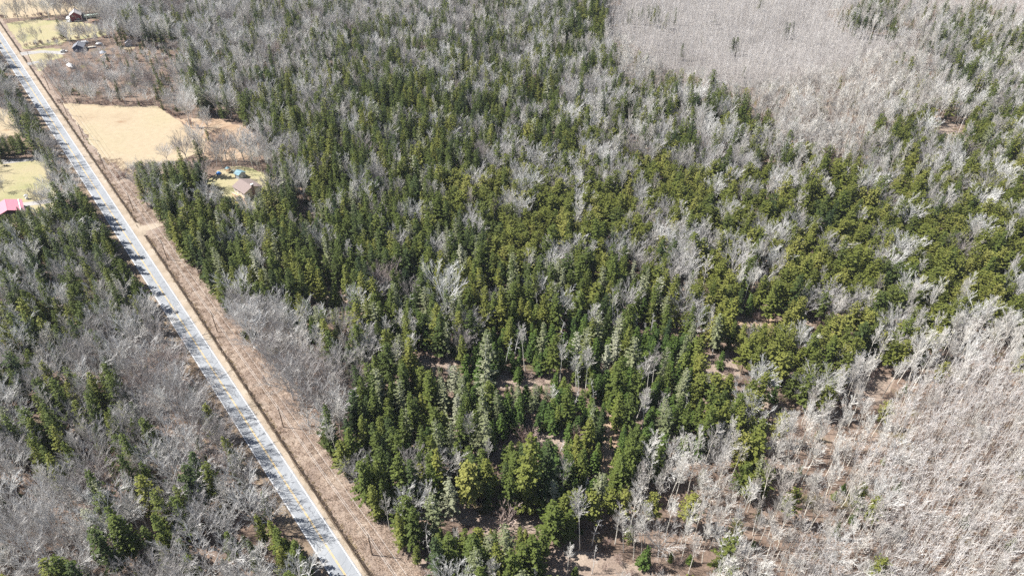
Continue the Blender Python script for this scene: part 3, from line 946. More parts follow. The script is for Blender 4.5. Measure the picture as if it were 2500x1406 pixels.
proto = {}
for k, ts in individual.items():
    H0, _, vs = VAR[k]
    lo, hi = sorted(t[3] for t in ts)[len(ts) // 3], sorted(t[3] for t in ts)[2 * len(ts) // 3]
    buckets = {}
    for t in ts:
        size = 'tall' if t[3] > hi else 'short' if t[3] < lo else 'mid-sized'
        buckets.setdefault((size, zone(t[1], t[2], t[3])), []).append(t)
    labels = {}
    for (size, z), b in buckets.items():
        b.sort(key=lambda t: pix(t[1], t[2], t[3] * .6)[0])
        for i, t in enumerate(b):
            if len(b) == 1: labels[id(t)] = f'single {size} {DESC[k][0]} {z}'
            else:
                o = ORD[min(i, 19)] if i < len(b) - 1 else 'rightmost'
                labels[id(t)] = f'{o} of {NUM[min(len(b), 20)] if len(b) < 20 else "many"} {size} {DESC[k][1]} {z}'
    r2 = random.Random(hash(len(k)) + ord(k[0]))
    for i, t in enumerate(ts):
        v = i % len(vs) if i < len(vs) else r2.randrange(len(vs))
        o = empty(KINDNAME[k], t[1], t[2], 0, r2.uniform(0, 6.28), labels[id(t)], CAT[k], GROUP[k])
        s = t[3] / H0
        ws = s * r2.uniform(.85, 1.18) if k not in ('sa',) else s
        o.scale = (ws, ws * r2.uniform(.92, 1.08), s)
        o.rotation_euler[0], o.rotation_euler[1] = r2.gauss(0, .04), r2.gauss(0, .04)
        a = link('stem' if k == 'sh' else 'trunk', vs[v][0], o)
        b = link('crown', vs[v][1], o)
        if (k, v) not in proto: proto[(k, v)] = (a, b)

def mass_object(name, srcs, pts, label, cat, group=None):
    """ONE object: points that carry turn, size and variant; geometry nodes set the plant geometry on them"""
    me = bpy.data.meshes.new(name)
    me.from_pydata([p[0] for p in pts], [], [])
    for an, at_, typ in (('turn', 1, 'FLOAT_VECTOR'), ('size', 2, 'FLOAT_VECTOR')):
        a = me.attributes.new(an, typ, 'POINT')
        a.data.foreach_set('vector', [c for p in pts for c in p[at_]])
    a = me.attributes.new('variant', 'INT', 'POINT')
    a.data.foreach_set('value', [p[3] for p in pts])
    o = link(name, me)
    tag(o, label, cat, group, 'stuff')
    g = bpy.data.node_groups.new(name, 'GeometryNodeTree')
    g.interface.new_socket('Geometry', in_out='INPUT', socket_type='NodeSocketGeometry')
    g.interface.new_socket('Geometry', in_out='OUTPUT', socket_type='NodeSocketGeometry')
    N, Lk = g.nodes, g.links
    gi, go = N.new('NodeGroupInput'), N.new('NodeGroupOutput')
    j = N.new('GeometryNodeJoinGeometry')
    for parts in srcs:
        jj = N.new('GeometryNodeJoinGeometry')
        for p in parts:
            oi = N.new('GeometryNodeObjectInfo')
            oi.inputs['Object'].default_value = p
            oi.inputs['As Instance'].default_value = False
            oi.transform_space = 'ORIGINAL'
            Lk.new(oi.outputs['Geometry'], jj.inputs[0])
        ti = N.new('GeometryNodeGeometryToInstance')
        Lk.new(jj.outputs[0], ti.inputs[0])
        Lk.new(ti.outputs[0], j.inputs[0])
    ip = N.new('GeometryNodeInstanceOnPoints')
    def attr(nm, typ):
        q = N.new('GeometryNodeInputNamedAttribute')
        q.data_type = typ
        q.inputs['Name'].default_value = nm
        return q.outputs['Attribute']
    Lk.new(gi.outputs[0], ip.inputs['Points'])
    Lk.new(j.outputs[0], ip.inputs['Instance'])
    ip.inputs['Pick Instance'].default_value = True
    Lk.new(attr('variant', 'INT'), ip.inputs['Instance Index'])
    Lk.new(attr('turn', 'FLOAT_VECTOR'), ip.inputs['Rotation'])
    Lk.new(attr('size', 'FLOAT_VECTOR'), ip.inputs['Scale'])
    Lk.new(ip.outputs[0], go.inputs[0])
    md = o.modifiers.new('plants', 'NODES')
    md.node_group = g
    return o

MASSNAME = {'sp': ('spruce_forest', 'dark green spruces of the farther forest'), 'ol': ('pine_forest', 'olive green pines of the farther forest'), 'pa': ('pale_spruce_forest', 'lichen-grey spruces scattered through the farther forest'),
            'fi': ('fir_undergrowth', 'small green firs growing under the farther trees'), 'ma': ('bare_maple_forest', 'bare grey maples of the farther forest'), 'as': ('bare_aspen_forest', 'bare pale aspens of the farther forest'),
            'sa': ('sapling_thicket', 'dense stand of thin pale bare saplings beyond the spruces'), 'sh': ('shrub_undergrowth', 'low bare brush under the farther trees'), 'sn': ('dead_trunks', 'dead silvery trunks in the farther forest')}
r3 = random.Random(5)
for k, ts in mass.items():
    if not ts: continue
    H0 = VAR[k][0]
    nv = len(VAR[k][2])
    pts = []
    for t in ts:
        s = t[3] / H0
        ws = s * r3.uniform(.85, 1.18)
        pts.append(((t[1], t[2], 0), (r3.gauss(0, .04), r3.gauss(0, .04), r3.uniform(0, 6.28)), (ws, ws, s), r3.randrange(nv)))
    mass_object(MASSNAME[k][0], [proto[(k, v)] for v in range(nv)], pts, MASSNAME[k][1], 'forest' if k not in ('fi', 'sh') else 'undergrowth')
print('TREES', {k: (len(individual[k]), len(mass[k])) for k in VAR})

# ------------------------------------------------------------------ brush, tussocks and low green shrubs: one mass each
def low_mass(name, meshes, spots, label, cat, smin, smax, seed):
    r = random.Random(seed)
    base = []
    for i, me in enumerate(meshes):                 # the first plants of the mass stand in it as its own pieces
        base.append(me)
    pts = [((x, y, z), (0, 0, r.uniform(0, 6.28)), (s, s, s * r.uniform(.7, 1.2)), r.randrange(len(meshes))) for x, y, z in spots for s in (r.uniform(smin, smax),)]
    me = bpy.data.meshes.new(name)
    V, F = [], []
    src = []
    for m_ in meshes:
        src.append((np.array([v.co[:] for v in m_.vertices]), [tuple(p.vertices) for p in m_.polygons]))
    for p, rt, sc, vi in pts:
        v, f = src[vi]
        c, s_ = cos(rt[2]), sin(rt[2])
        q = v * np.array(sc)
        q = np.stack([q[:, 0] * c - q[:, 1] * s_ + p[0], q[:, 0] * s_ + q[:, 1] * c + p[1], q[:, 2] + p[2]], 1)
        k = sum(len(a) for a in V)  if False else low_mass.k
        V.append(q)
        F += [tuple(i + k for i in ff) for ff in f]
        low_mass.k += len(q)
    low_mass.k = 0
    me.from_pydata(np.concatenate(V).tolist(), [], F)
    me.materials.append(meshes[0].materials[0])
    o = link(name, me)
    return tag(o, label, cat, None, 'stuff')
low_mass.k = 0
r4 = random.Random(9)
spots = []
for _ in range(4600):
    s = -150 + 330 * r4.random() ** 1.25
    u = r4.uniform(ud(s) + .7, treeline(s) + 1)
    if 87 < s < 98 and u < 19: continue
    x, y = road(s, u)
    spots.append((x, y, .02))
low_mass('cut_brush', [tuft(rng, 13, .55, .7, 'blade') for _ in range(4)], spots, 'pinkish brown cut brush along the power line', 'brush', .7, 1.5, 3)
spots = []
for _ in range(1500):
    s = -150 + 420 * r4.random() ** 1.3
    u = ud(s) + r4.choice((-.75, -.55, 1.2, 1.45)) + wob(r4, .15) if r4.random() < .6 else -r4.uniform(.6, 4.5)
    if 86 < s < 99 and u > 0: continue
    x, y = road(s, u)
    spots.append((x, y, .12 if u > 0 else .2 + u * .04))
low_mass('dry_tussocks', [tuft(rng, 12, .4, .35, 'straw') for _ in range(3)], spots, 'straw coloured dry tussocks along the ditch and verge', 'grass', .6, 1.3, 4)
spots = []
for _ in range(900):
    s = -150 + 260 * r4.random()
    if rs.random() < .6:
        u = treeline(s) + r4.uniform(-1.6, 2.2)
        if vnoise(s * .11, 9.1, 6) < .45 or 86 < s < 99: continue
    else:
        u = -r4.uniform(4.2, 9)
        if vnoise(s * .11, 2.1, 6) < .5: continue
    x, y = road(s, u)
    spots.append((x, y, 0))
low_mass('green_shrubs', [green_clump(rng, 90, 1.5, .9) for _ in range(3)], spots, 'low green shrubs along the edges of the woods', 'shrubs', .7, 1.9, 5)

# ------------------------------------------------------------------ utility poles and wires
M['pole'] = plain('weathered_pole', (0.16, 0.12, 0.09), 0.9)
M['wire'] = plain('bright_wire', (0.62, 0.60, 0.57), 0.5)
M['insulator'] = plain('pale_insulator', (0.6, 0.6, 0.58), 0.4)
pole_s = [-182, -120.8, -60.1, 1.8, 62.7, 114, 166, 210.8, 251, 300, 352]
pole_txt = ['beyond the bottom edge', 'nearest one, by the bottom edge beside the road', 'second one from the bottom beside the bare hardwoods', 'third one from the bottom, level with small birches', 'just below the gravel entrance',
            'just above the gravel entrance', 'at the lower corner of the dry field', 'halfway along the dry field', 'at the upper corner of the dry field', 'by the brown brush above the field', 'by the upper driveway']
tops = []
for s_, tx in zip(pole_s, pole_txt):
    x, y = road(s_, 12.4)
    o = empty('utility_pole', x, y, 0, RT + wob(rng, .03), 'brown wooden utility pole ' + tx, 'utility pole', 'utility poles along the road')
    p = MB(); p.tube([(0, 0, -.3), (0, 0, 10.4)], [.19, .12], 8, True); p.build('post', M['pole'], o)
    p = MB(); p.box(-.1, 2.5, -.19, -.08, 9.55, 9.7); p.build('crossarm', M['pole'], o)
    for k in (0, 2.35):
        p = MB(); p.cyl(k, -.13 if k else 0, 9.702 if k else 10.402, 9.95 if k else 10.62, .07, 6); p.build('insulator', M['insulator'], o)
    tops.append((s_, ((12.4, 10.62), (14.75, 9.95), (12.62, 7.4))))
for j, (nm, rad) in enumerate((('top', .03), ('outer', .028), ('lower', .036))):
    p = MB()
    for (sa_, a), (sb_, b) in zip(tops, tops[1:]):
        pts = []
        for i in range(13):
            t = i / 12
            x, y = road(sa_ + (sb_ - sa_) * t, a[j][0])
            pts.append((x, y, a[j][1] - 4 * t * (1 - t) * (.9 if sb_ - sa_ > 55 else .6)))
        p.tube(pts, [rad] * 13, 4)
    tag(p.build('power_line', M['wire']), ('pale top wire strung along the tops of the utility poles', 'pale outer wire strung along the ends of the crossarms', 'thicker low cable strung along the utility poles')[j], 'wire', 'wires of the power line')

# ------------------------------------------------------------------ buildings
for nm, c, r in (('cream', (0.62, 0.57, 0.48), .7), ('white', (0.80, 0.80, 0.80), .6), ('roof_brown', (0.24, 0.19, 0.175), .85), ('roof_red', (0.60, 0.25, 0.31), .36), ('dark_wall', (0.07, 0.05, 0.06), .8), ('maroon', (0.17, 0.035, 0.05), .75),
                 ('roof_grey', (0.42, 0.40, 0.41), .8), ('navy', (0.05, 0.075, 0.14), .8), ('glass', (0.06, 0.08, 0.10), .12), ('wood', (0.52, 0.34, 0.20), .8), ('teal', (0.16, 0.27, 0.32), .7), ('blue', (0.02, 0.16, 0.46), .5),
                 ('yellow', (0.75, 0.52, 0.05), .5), ('black', (0.03, 0.03, 0.03), .7), ('shed_grey', (0.34, 0.36, 0.40), .8), ('brick', (0.23, 0.16, 0.15), .9), ('roof_navy', (0.20, 0.21, 0.24), .8), ('tarp_brown', (0.33, 0.20, 0.15), .8), ('pale_green', (0.42, 0.50, 0.45), .7), ('metal', (0.55, 0.57, 0.60), .4)):
    M[nm] = plain(nm, c, r, .12, 1.2)

def window(o, x, y, z, wd, h, face, mat='white'):
    """face: '+x' '-x' '+y' '-y'; x,y on the wall plane"""
    t = .07
    f, g = MB(), MB()
    def bx(m, a0, a1, z0, z1, d0, d1):
        if face[1] == 'x':
            s = 1 if face[0] == '+' else -1
            m.box(min(x + s * d0, x + s * d1), max(x + s * d0, x + s * d1), y + a0, y + a1, z0, z1)
        else:
            s = 1 if face[0] == '+' else -1
            m.box(x + a0, x + a1, min(y + s * d0, y + s * d1), max(y + s * d0, y + s * d1), z0, z1)
    hw = wd / 2
    bx(f, -hw, hw, z, z + t * 1.6, -.02, .06); bx(f, -hw, hw, z + h - t * 1.6, z + h, -.02, .06)
    bx(f, -hw, -hw + t * 1.6, z + t * 1.6, z + h - t * 1.6, -.02, .06); bx(f, hw - t * 1.6, hw, z + t * 1.6, z + h - t * 1.6, -.02, .06)
    bx(f, -t / 2, t / 2, z + t * 1.6, z + h - t * 1.6, -.02, .05)
    bx(g, -hw + .05, hw - .05, z + .05, z + h - .05, -.015, .02)
    fo = f.build('window', M[mat], o)
    g.build('pane', M['glass'], fo)

def gable_house(o, L, W, ze, zr, wall, roof, ov=.45, trim=None):
    hw = W / 2
    sl = (zr - ze) / hw
    p = MB(); p.prism([(-hw, -.2), (hw, -.2), (hw, ze), (0, zr - .02), (-hw, ze)], 'y', -L / 2, L / 2)
    wo = p.build('wall', M[wall], o)
    p = MB()
    th = .2
    p.prism([(-hw - ov, ze - ov * sl + .03), (0, zr + .03), (hw + ov, ze - ov * sl + .03), (hw + ov, ze - ov * sl + .03 + th), (0, zr + .03 + th), (-hw - ov, ze - ov * sl + .03 + th)], 'y', -L / 2 - ov, L / 2 + ov)
    ro = p.build('roof', M[roof], o)
    p = MB()
    p.box(-.12, .12, -L / 2 - ov - .02, L / 2 + ov + .02, zr + th - .02, zr + th + .09)
    p.build('ridge_cap', M[roof], ro)
    if trim:
        p = MB()
        for y0, y1 in ((-L / 2 - ov - .05, -L / 2 - ov - .005), (L / 2 + ov + .005, L / 2 + ov + .05)):
            p.prism([(-hw - ov, ze - ov * sl - .1), (0, zr - .1), (hw + ov, ze - ov * sl - .1), (hw + ov, ze - ov * sl + .26), (0, zr + .26), (-hw - ov, ze - ov * sl + .26)], 'y', y0, y1)
        for sx in (-1, 1):
            for sy in (-1, 1):
                p.box(sx * hw - .12, sx * hw + .12, sy * L / 2 - .12, sy * L / 2 + .12, -.1, ze - .08)
        p.build('trim', M[trim], o)
    return wo, ro

def door(o, x, y, wd, h, face, mat):
    p = MB()
    s = 1 if face[0] == '+' else -1
    if face[1] == 'x': p.box(min(x - .02 * s, x + .05 * s), max(x - .02 * s, x + .05 * s), y - wd / 2, y + wd / 2, 0, h)
    else: p.box(x - wd / 2, x + wd / 2, min(y - .02 * s, y + .05 * s), max(y - .02 * s, y + .05 * s), 0, h)
    d = p.build('door', M[mat], o)
    k = MB()
    if face[1] == 'x': k.box(min(x + .05 * s, x + .12 * s), max(x + .05 * s, x + .12 * s), y + wd * .35, y + wd * .42, h * .45, h * .5)
    else: k.box(x + wd * .35, x + wd * .42, min(y + .05 * s, y + .12 * s), max(y + .05 * s, y + .12 * s), h * .45, h * .5)
    k.build('handle', M['metal'], d)

# brown-roofed house in the clearing: eave corners A (back left), B (front left), C (front right)
ZE = 4.3
A, B, C = at(564, 454, ZE), at(594, 473, ZE), at(643, 456, ZE)
cx, cy_ = (A[0] + C[0]) / 2, (A[1] + C[1]) / 2
hL, hW = hypot(A[0] - B[0], A[1] - B[1]) - .9, hypot(C[0] - B[0], C[1] - B[1]) - .9
ang = atan2(A[1] - B[1], A[0] - B[0]) - pi / 2
h = empty('house', cx, cy_, 0, ang, 'cream house with a brown shingle roof and chimney in the small clearing', 'house')
gable_house(h, hL, hW, ZE, ZE + 2.0, 'cream', 'roof_brown', .45)
p = MB(); p.box(-.6, .5, -hL / 2 - .75, -hL / 2 - .003, 0, ZE + 3.0); ch = p.build('chimney', M['brick'], h)
p = MB(); p.box(-.7, .6, -hL / 2 - .85, -hL / 2 + .1, ZE + 3.003, ZE + 3.5); p.build('chimney_cap', M['white'], ch)
p = MB(); p.box(.55, hW / 2 - .02, -hL / 2 - .05, -hL / 2 - .003, .1, ZE - .25); p.build('siding_panel', M['white'], h)
for y in (-3.2, 0, 3.2): window(h, -hW / 2, y, 1.6 + .9, 1.5, 1.2, '-x')
window(h, -2.6, -hL / 2, 2.4, 1.3, 1.2, '-y'); window(h, 2.2, hL / 2, 2.4, 1.4, 1.2, '+y')
door(h, -hW / 2, 1.65, .95, 2.2, '-x', 'white')
p = MB(); p.box(-hW / 2 - 2.2, -hW / 2 - .003, -hL / 2 + .5, hL / 2 - 1.5, 1.35, 1.55); dk = p.build('deck', M['wood'], h)
for y in np.linspace(-hL / 2 + .6, hL / 2 - 1.6, 6):
    p = MB(); p.box(-hW / 2 - 2.15, -hW / 2 - 2.05, y - .05, y + .05, -.1, 2.5); p.build('post', M['wood'], dk)
p = MB(); p.box(-hW / 2 - 2.16, -hW / 2 - 2.04, -hL / 2 + .55, hL / 2 - 1.55, 2.503, 2.6); p.build('railing', M['white'], dk)
p = MB(); p.prism([(-hL / 2 + .4, 1.5), (-hL / 2 - 3.6, .05), (-hL / 2 - 3.6, -.05), (-hL / 2 + .4, 1.3)], 'x', -hW / 2 - 2.1, -hW / 2 - .9); p.build('ramp', M['wood'], h)
p = MB(); p.box(hW / 2 + .455, hW / 2 + .6, .5, hL / 2 + .4, ZE - .35, ZE - .2); p.build('gutter', M['white'], h)

# red metal roof at the photo's left edge
r0, r1 = at(18, 514, 5.3), at(12, 487.5, 5.3)
ang = atan2(r1[1] - r0[1], r1[0] - r0[0]) - pi / 2
h = empty('house', (r0[0] + r1[0]) / 2, (r0[1] + r1[1]) / 2, 0, ang, 'dark house under a pinkish red metal roof at the left edge', 'house')
gable_house(h, 11.0, 12.0, 3.2, 5.3, 'dark_wall', 'roof_red', .55)
window(h, 2.6, -5.5, 1.0, 1.8, 1.2, '-y'); window(h, -2.6, -5.5, 1.0, 1.8, 1.2, '-y'); window(h, 6, 1.5, 1.0, 1.4, 1.2, '+x'); window(h, 6, -2.5, 1.0, 1.4, 1.2, '+x')
door(h, 6, 3.6, 1.0, 2.1, '+x', 'white')
p = MB(); p.box(4.9, 5.3, -5.9, 6.05, 3.68, 3.86); p.build('roof_rib', M['white'], h)

# maroon gabled house at the top
g0, g1 = at(178, 54), at(198, 51.8)
gd = atan2(g1[1] - g0[1], g1[0] - g0[0])
mx_, my_ = (g0[0] + g1[0]) / 2, (g0[1] + g1[1]) / 2
HL, HW = 9.0, 8.0
h = empty('house', mx_ - sin(gd) * HL / 2, my_ + cos(gd) * HL / 2, 0, gd, 'maroon gabled house with white trim, porch and pale roof in the top lawn', 'house')
gable_house(h, HL, HW, 4.6, 7.2, 'maroon', 'roof_grey', .5, 'white')
window(h, 1.6, -HL / 2, 1.2, 1.6, 1.2, '-y'); window(h, -1.8, -HL / 2, 3.6, 1.2, 1.2, '-y'); window(h, -HW / 2, 1.5, 1.2, 1.4, 1.2, '-x'); window(h, HW / 2, 0, 1.2, 1.4, 1.2, '+x')
p = MB(); p.box(-.08, .08, -HL / 2 - .12, -HL / 2 - .003, .3, 4.4); p.build('downpipe', M['white'], h)
p = MB(); p.box(-HW / 2 - 3.0, -HW / 2 - .15, -HL / 2 - .5, HL / 2 - 2.5, 2.75, 2.95); pr = p.build('porch_roof', M['white'], h)
for y in (-HL / 2 - .3, -1.5, HL / 2 - 2.8):
    p = MB(); p.box(-HW / 2 - 2.9, -HW / 2 - 2.72, y - .09, y + .09, 0, 2.747); p.build('post', M['white'], pr)
p = MB(); p.box(-HW / 2 - 3.0, -HW / 2 - .15, -HL / 2 - .5, HL / 2 - 2.5, .3, .5); p.build('porch_floor', M['white'], h)
p = MB(); p.box(-HW / 2 - 3.0, -HW / 2 - 2.93, -HL / 2 - .4, HL / 2 - 2.6, .9, 1.3); p.build('railing', M['white'], h)
p = MB(); p.box(-1.5, 3.9, -HL / 2 - 1.6, -HL / 2 - .15, .35, .5); p.box(-1.5, 3.9, -HL / 2 - 1.6, -HL / 2 - 1.52, .5, 1.2); p.build('deck', M['roof_grey'], h)

def dome(mb, r, z0, hgt, n=14, k=5):
    base = len(mb.v)
    for i in range(k + 1):
        a = i / k * pi / 2 * .97
        for j in range(n):
            b = 2 * pi * j / n
            mb.v.append((cos(b) * r * cos(a), sin(b) * r * cos(a), z0 + hgt * sin(a)))
    for i in range(k):
        for j in range(n):
            q = base + i * n
            mb.f.append((q + j, q + (j + 1) % n, q + n + (j + 1) % n, q + n + j))
    mb.f.append(tuple(base + k * n + j for j in range(n)))
x, y = at(204, 43)
o = empty('covered_pool', x, y, 0, 0, 'round pool with a dark blue domed cover beside the maroon house', 'pool')
p = MB(); p.cyl(0, 0, 0, 1.3, 2.9, 18); p.build('pool_wall', M['metal'], o)
p = MB(); dome(p, 2.85, 1.3, 2.2); p.build('cover', M['navy'], o)
x, y = at(225, 44)
o = empty('trailer', x, y, 0, gd + .08, 'long pale green trailer parked behind the maroon house', 'trailer')
p = MB(); p.box(-6, 6, -1.3, 1.3, .7, 2.5); p.prism([(-1.4, 2.503), (1.4, 2.503), (0, 2.9)], 'x', -6.05, 6.05); p.build('body', M['pale_green'], o)
for k in (-1, 1):
    for sx in (-.8, .8):
        p = MB(); p.tube([(sx + 2, k * 1.0, .4), (sx + 2, k * 1.25, .4)], [.4, .4], 12, True); p.build('wheel', M['black'], o)
window(o, -3, -1.3, 1.3, 1.2, .8, '-y'); window(o, 3.5, -1.3, 1.3, 1.2, .8, '-y')
x, y = at(233, 52)
o = empty('wooden_platform', x, y, 0, gd, 'low reddish wooden platform on the lawn by the maroon house', 'platform')
p = MB(); p.box(-2.6, 2.6, -1.4, 1.4, .45, .6); p.build('boards', M['tarp_brown'], o)
for a in (-2.4, 2.4):
    for b in (-1.2, 1.2):
        p = MB(); p.box(a - .1, a + .1, b - .1, b + .1, 0, .447); p.build('post', M['tarp_brown'], o)

# navy house, sheds and clutter in the trees
e0, e1 = at(182, 128), at(204, 126)
gd2 = atan2(e1[1] - e0[1], e1[0] - e0[0])
h = empty('house', (e0[0] + e1[0]) / 2 - sin(gd2) * 4, (e0[1] + e1[1]) / 2 + cos(gd2) * 4, 0, gd2, 'navy blue gabled house behind bare branches near the white car', 'house')
gable_house(h, 8, 7.0, 2.9, 4.9, 'navy', 'roof_navy', .5)
window(h, 1.8, -4, 1.0, 1.4, 1.1, '-y'); window(h, -3.5, 0, 1.0, 1.4, 1.1, '-x'); door(h, -1.2, -4, .95, 2.1, '-y', 'white')
x, y = at(316, 112)
h = empty('shed', x, y, 0, gd2 + .1, 'grey gabled shed on a bright patch of grass among bare trees', 'shed')
gable_house(h, 4.2, 4.6, 2.5, 3.8, 'shed_grey', 'roof_grey', .3)
door(h, .6, -2.1, 1.6, 2.0, '-y', 'metal'); window(h, -1.4, -2.1, 1.0, .8, .8, '-y')
psheet('lawn', M['field'], [(296, 112), (330, 110), (328, 121), (300, 122)], .02, .5, 44)

def car(nm, lab, cat, px, py, ang, mat, L=4.5, W=1.8, hood=1.25, truck=False):
    x, y = at(px, py)
    o = empty(nm, x, y, 0, ang, lab, cat)
    p = MB()
    p.prism([(-L / 2, .35), (L / 2, .35), (L / 2, .8), (L * .28, .95), (-L / 2, .95)] , 'y', -W / 2, W / 2)
    p.build('body', M[mat], o)
    p = MB()
    if truck: p.prism([(-.3, .952), (L * .24, .952), (L * .12, 1.75), (-.25, 1.75)], 'y', -W / 2 + .08, W / 2 - .08)
    else: p.prism([(-L * .45, .952), (L * .24, .952), (L * .10, 1.5), (-L * .36, 1.5)], 'y', -W / 2 + .08, W / 2 - .08)
    cb = p.build('cabin', M['glass'], o)
    p = MB()
    if truck: p.box(-.25, L * .11, -W / 2 + .1, W / 2 - .1, 1.752, 1.8)
    else: p.box(-L * .36, L * .10, -W / 2 + .1, W / 2 - .1, 1.502, 1.55)
    p.build('roof', M[mat], o)
    for a in (-L * .31, L * .31):
        for b in (-1, 1):
            p = MB(); p.tube([(a, b * (W / 2 - .2), .33), (a, b * (W / 2 + .03), .33)], [.34, .34], 12, True); p.build('wheel', M['black'], o)
    return o
car('parked_car', 'small white car parked at the end of the upper driveway', 'car', 156, 128, gd2 + .2, 'white')
car('pickup_truck', 'dark pickup parked beside the red-roofed house', 'pickup', 60, 512, .5, 'black', 5.4, 1.95, truck=True)

def boat(px, py, ang, lab, L=6.5, W=2.4, rise=1.0):
    x, y = at(px, py)
    o = empty('covered_boat', x, y, 0, ang, lab, 'boat')
    p = MB()
    st = [(-L / 2, W * .42), (-L * .2, W / 2), (L * .15, W * .48), (L * .38, W * .25), (L / 2, .05)]
    prof = [(a, -b) for a, b in st] + [(a, b) for a, b in st[::-1]]
    k = len(p.v)
    n = len(prof)
    for sc, z in ((.35, .45), (.8, .75), (1.0, 1.3)):
        p.v += [(a * (.92 if sc < 1 else 1), b * sc, z) for a, b in prof]
    for q in range(2):
        for i in range(n):
            j = (i + 1) % n
            p.f.append((k + q * n + i, k + q * n + j, k + (q + 1) * n + j, k + (q + 1) * n + i))
    p.f.append(tuple(k + i for i in range(n))[::-1])
    p.build('hull', M['white'], o)
    p = MB()
    p.v += [(a, b, 1.303) for a, b in prof] + [(a * .8, 0, 1.3 + rise * (.9 if abs(a) < L * .4 else .4)) for a, b in st]
    m = len(st)
    for i in range(m - 1):
        p.f.append((i, i + 1, n + i + 1, n + i))
        p.f.append((n - 1 - i - 1, n - 1 - i, n + i, n + i + 1))
    p.f.append((0, n, n - 1))
    p.build('cover', M['white'], o)
    for b in (-.7, .7):
        p = MB(); p.tube([(-.6, b, .3), (-.6, b + .2, .3)], [.3, .3], 10, True); p.build('trailer_wheel', M['black'], o)
boat(174, 165, radians(-45), 'large white covered boat standing alone in the grey brush', 9.0, 3.6, 1.6)
boat(207, 107, radians(10), 'white covered boat beside the navy house roof', 6.5)
boat(244, 111, radians(5), 'small white covered boat between the navy house and the sheds', 5.0)
x, y = at(221, 118)
o = empty('utility_trailer', x, y, 0, gd2 + .1, 'pale flatbed trailer loaded with boards near the navy house', 'trailer')
p = MB(); p.box(-3.6, 3.6, -1.2, 1.2, .6, .75); p.build('bed', M['shed_grey'], o)
p = MB()
for k in range(5): p.box(-3.2 + k * .1, 3.2 - k * .15, -1.0 + k * .4, -.65 + k * .4, .753, 1.0 + .08 * (k % 2))
p.build('boards', M['cream'], o)
for b in (-1.15, 1.15):
    p = MB(); p.tube([(0, b - .1, .35), (0, b + .1, .35)], [.35, .35], 10, True); p.build('wheel', M['black'], o)
x, y = at(253, 136)
o = empty('gazebo', x, y, 0, 0, 'small round grey gazebo in the brush below the sheds', 'gazebo')
p = MB(); p.tube([(0, 0, 2.2), (0, 0, 3.6)], [2.6, .1], 8, True); p.build('roof', M['shed_grey'], o)
for k in range(8):
    a = 2 * pi * k / 8
    p = MB(); p.cyl(2.2 * cos(a), 2.2 * sin(a), 0, 2.25, .09, 6); p.build('post', M['white'], o)
p = MB(); p.cyl(0, 0, 0, .25, 2.4, 8); p.build('floor', M['wood'], o)

# play things and yellow tractor around the cream house
x, y = at(588, 433)
h = empty('shed', x, y, 0, ang + .35, 'grey shed with a teal roof behind the cream house', 'shed')
gable_house(h, 3.6, 4.2, 2.6, 3.7, 'shed_grey', 'teal', .3)
door(h, -.4, -1.8, 1.2, 2.0, '-y', 'metal')
x, y = at(558, 421)
o = empty('play_tower', x, y, 0, .4, 'teal and white play tower with a slide on the mossy lawn', 'play tower')
for a in (-.8, .8):
    for b in (-.8, .8):
        p = MB(); p.box(a - .07, a + .07, b - .07, b + .07, 0, 2.6); p.build('post', M['wood'], o)
p = MB(); p.box(-.95, .95, -.95, .95, 1.2, 1.3); p.build('platform', M['wood'], o)
p = MB(); p.tube([(0, 0, 2.6), (0, 0, 3.5)], [1.5, .05], 4, True); p.build('canopy', M['teal'], o)
p = MB(); p.prism([(.95, 1.25), (3.4, .2), (3.4, .1), (.95, 1.1)], 'y', -.4, .4); p.build('slide', M['teal'], o)
x, y = at(534, 425)
o = empty('tarp_covered_pile', x, y, 0, .3, 'bright blue tarp over a low pile near the bare trees', 'tarp')
p = MB(); dome(p, 1.5, .02, 1.3, 9, 4); p.build('tarp', M['blue'], o)
p = MB(); p.box(-1.3, 1.3, -1.2, 1.2, 0, .25); p.build('pallet', M['wood'], o)
x, y = at(581, 508)
o = empty('tractor', x, y, 0, radians(-35), 'bright yellow tractor half hidden by spruces below the cream house', 'tractor')
p = MB(); p.prism([(-1.4, .8), (2.0, .8), (2.0, 1.6), (.3, 1.75), (-1.4, 1.5)], 'y', -.55, .55); p.build('body', M['yellow'], o)
p = MB(); p.box(-1.3, .25, -.7, .7, 1.76, 2.7); p.build('cab', M['glass'], o)
p = MB(); p.box(-1.45, .4, -.8, .8, 2.703, 2.85); p.build('roof', M['yellow'], o)
p = MB(); p.prism([(2.3, .3), (3.3, .2), (3.4, .4), (2.7, 1.2), (2.3, 1.2)], 'y', -1.2, 1.2); p.box(.5, 2.3, -.75, -.6, 1.0, 1.2); p.box(.5, 2.3, .6, .75, 1.0, 1.2); p.build('bucket', M['yellow'], o)
for a, r in ((-.9, .85), (1.5, .5)):
    for b in (-1, 1):
        p = MB(); p.tube([(a, b * .75, r), (a, b * 1.15, r)], [r, r], 14, True); p.build('wheel', M['black'], o)
x, y = at(66, 486)
o = empty('lawn_ornament', x, y, 0, .3, 'small white wishing well on the lawn above the red roof', 'ornament')
p = MB(); p.cyl(0, 0, 0, .8, .7, 10); p.build('basin', M['white'], o)
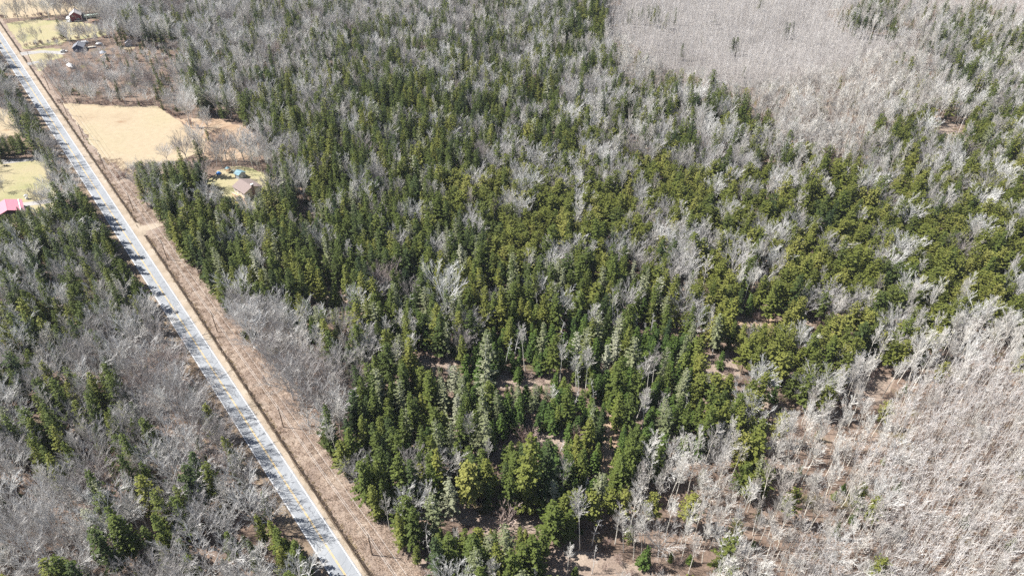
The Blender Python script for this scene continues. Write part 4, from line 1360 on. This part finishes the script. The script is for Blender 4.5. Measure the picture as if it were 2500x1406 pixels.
for a in (-.6, .6):
    p = MB(); p.box(a - .06, a + .06, -.06, .06, .8, 1.9); p.build('post', M['white'], o)
p = MB(); p.prism([(-.9, 1.85), (.9, 1.85), (0, 2.5)], 'y', -.7, .7); p.build('roof', M['white'], o)
x, y = at(64, 508)
for px, py, lab, ph in ((77, 274, 'white mailbox on a post by the upper bare trees', 1.1), (124, 326, 'white mailbox on a post beside the dark road bend of spruces', 1.1)):
    x, y = at(px, py)
    o = empty('mailbox', x, y, 0, RT, lab, 'mailbox', 'mailboxes along the road')
    p = MB(); p.box(-.06, .06, -.06, .06, 0, ph); p.build('post', M['wood'], o)
    p = MB(); p.prism([(-.3, ph + .003), (.3, ph + .003), (.3, ph + .4), (.15, ph + .55), (-.15, ph + .55), (-.3, ph + .4)], 'y', -.5, .5); p.build('box', M['white'], o)
x, y = at(155, 381)
o = empty('road_sign', x, y, 0, RT + .4, 'blank white oval sign board standing at the road edge by spruces', 'sign')
p = MB(); p.box(-.9, -.8, -.05, .05, 0, 1.3); p.build('post', M['wood'], o)
p = MB(); p.box(.8, .9, -.05, .05, 0, 1.3); p.build('post', M['wood'], o)
p = MB(); p.prism([(1.2 * cos(k * pi / 8), 1.5 + .65 * sin(k * pi / 8)) for k in range(16)], 'y', -.13, -.052); p.build('board', M['white'], o)

# ------------------------------------------------------------------ thin air haze round the whole scene
mb = MB()
mb.box(-1600, 1600, -300, 2600, -1.5, 230)
hz = mb.build('haze', None) if False else link('haze', bpy.data.meshes.new('haze'))
hz.data.from_pydata(mb.v, [], mb.f)
tag(hz, kind='stuff')
hm = bpy.data.materials.new('haze')
hm.use_nodes = True
hn = hm.node_tree
hn.nodes.clear()
ho = hn.nodes.new('ShaderNodeOutputMaterial')
hv = hn.nodes.new('ShaderNodeVolumePrincipled')
hv.inputs['Color'].default_value = (0.80, 0.87, 1.0, 1)
hv.inputs['Density'].default_value = 0.00005
hn.links.new(hv.outputs[0], ho.inputs['Volume'])
hz.data.materials.append(hm)
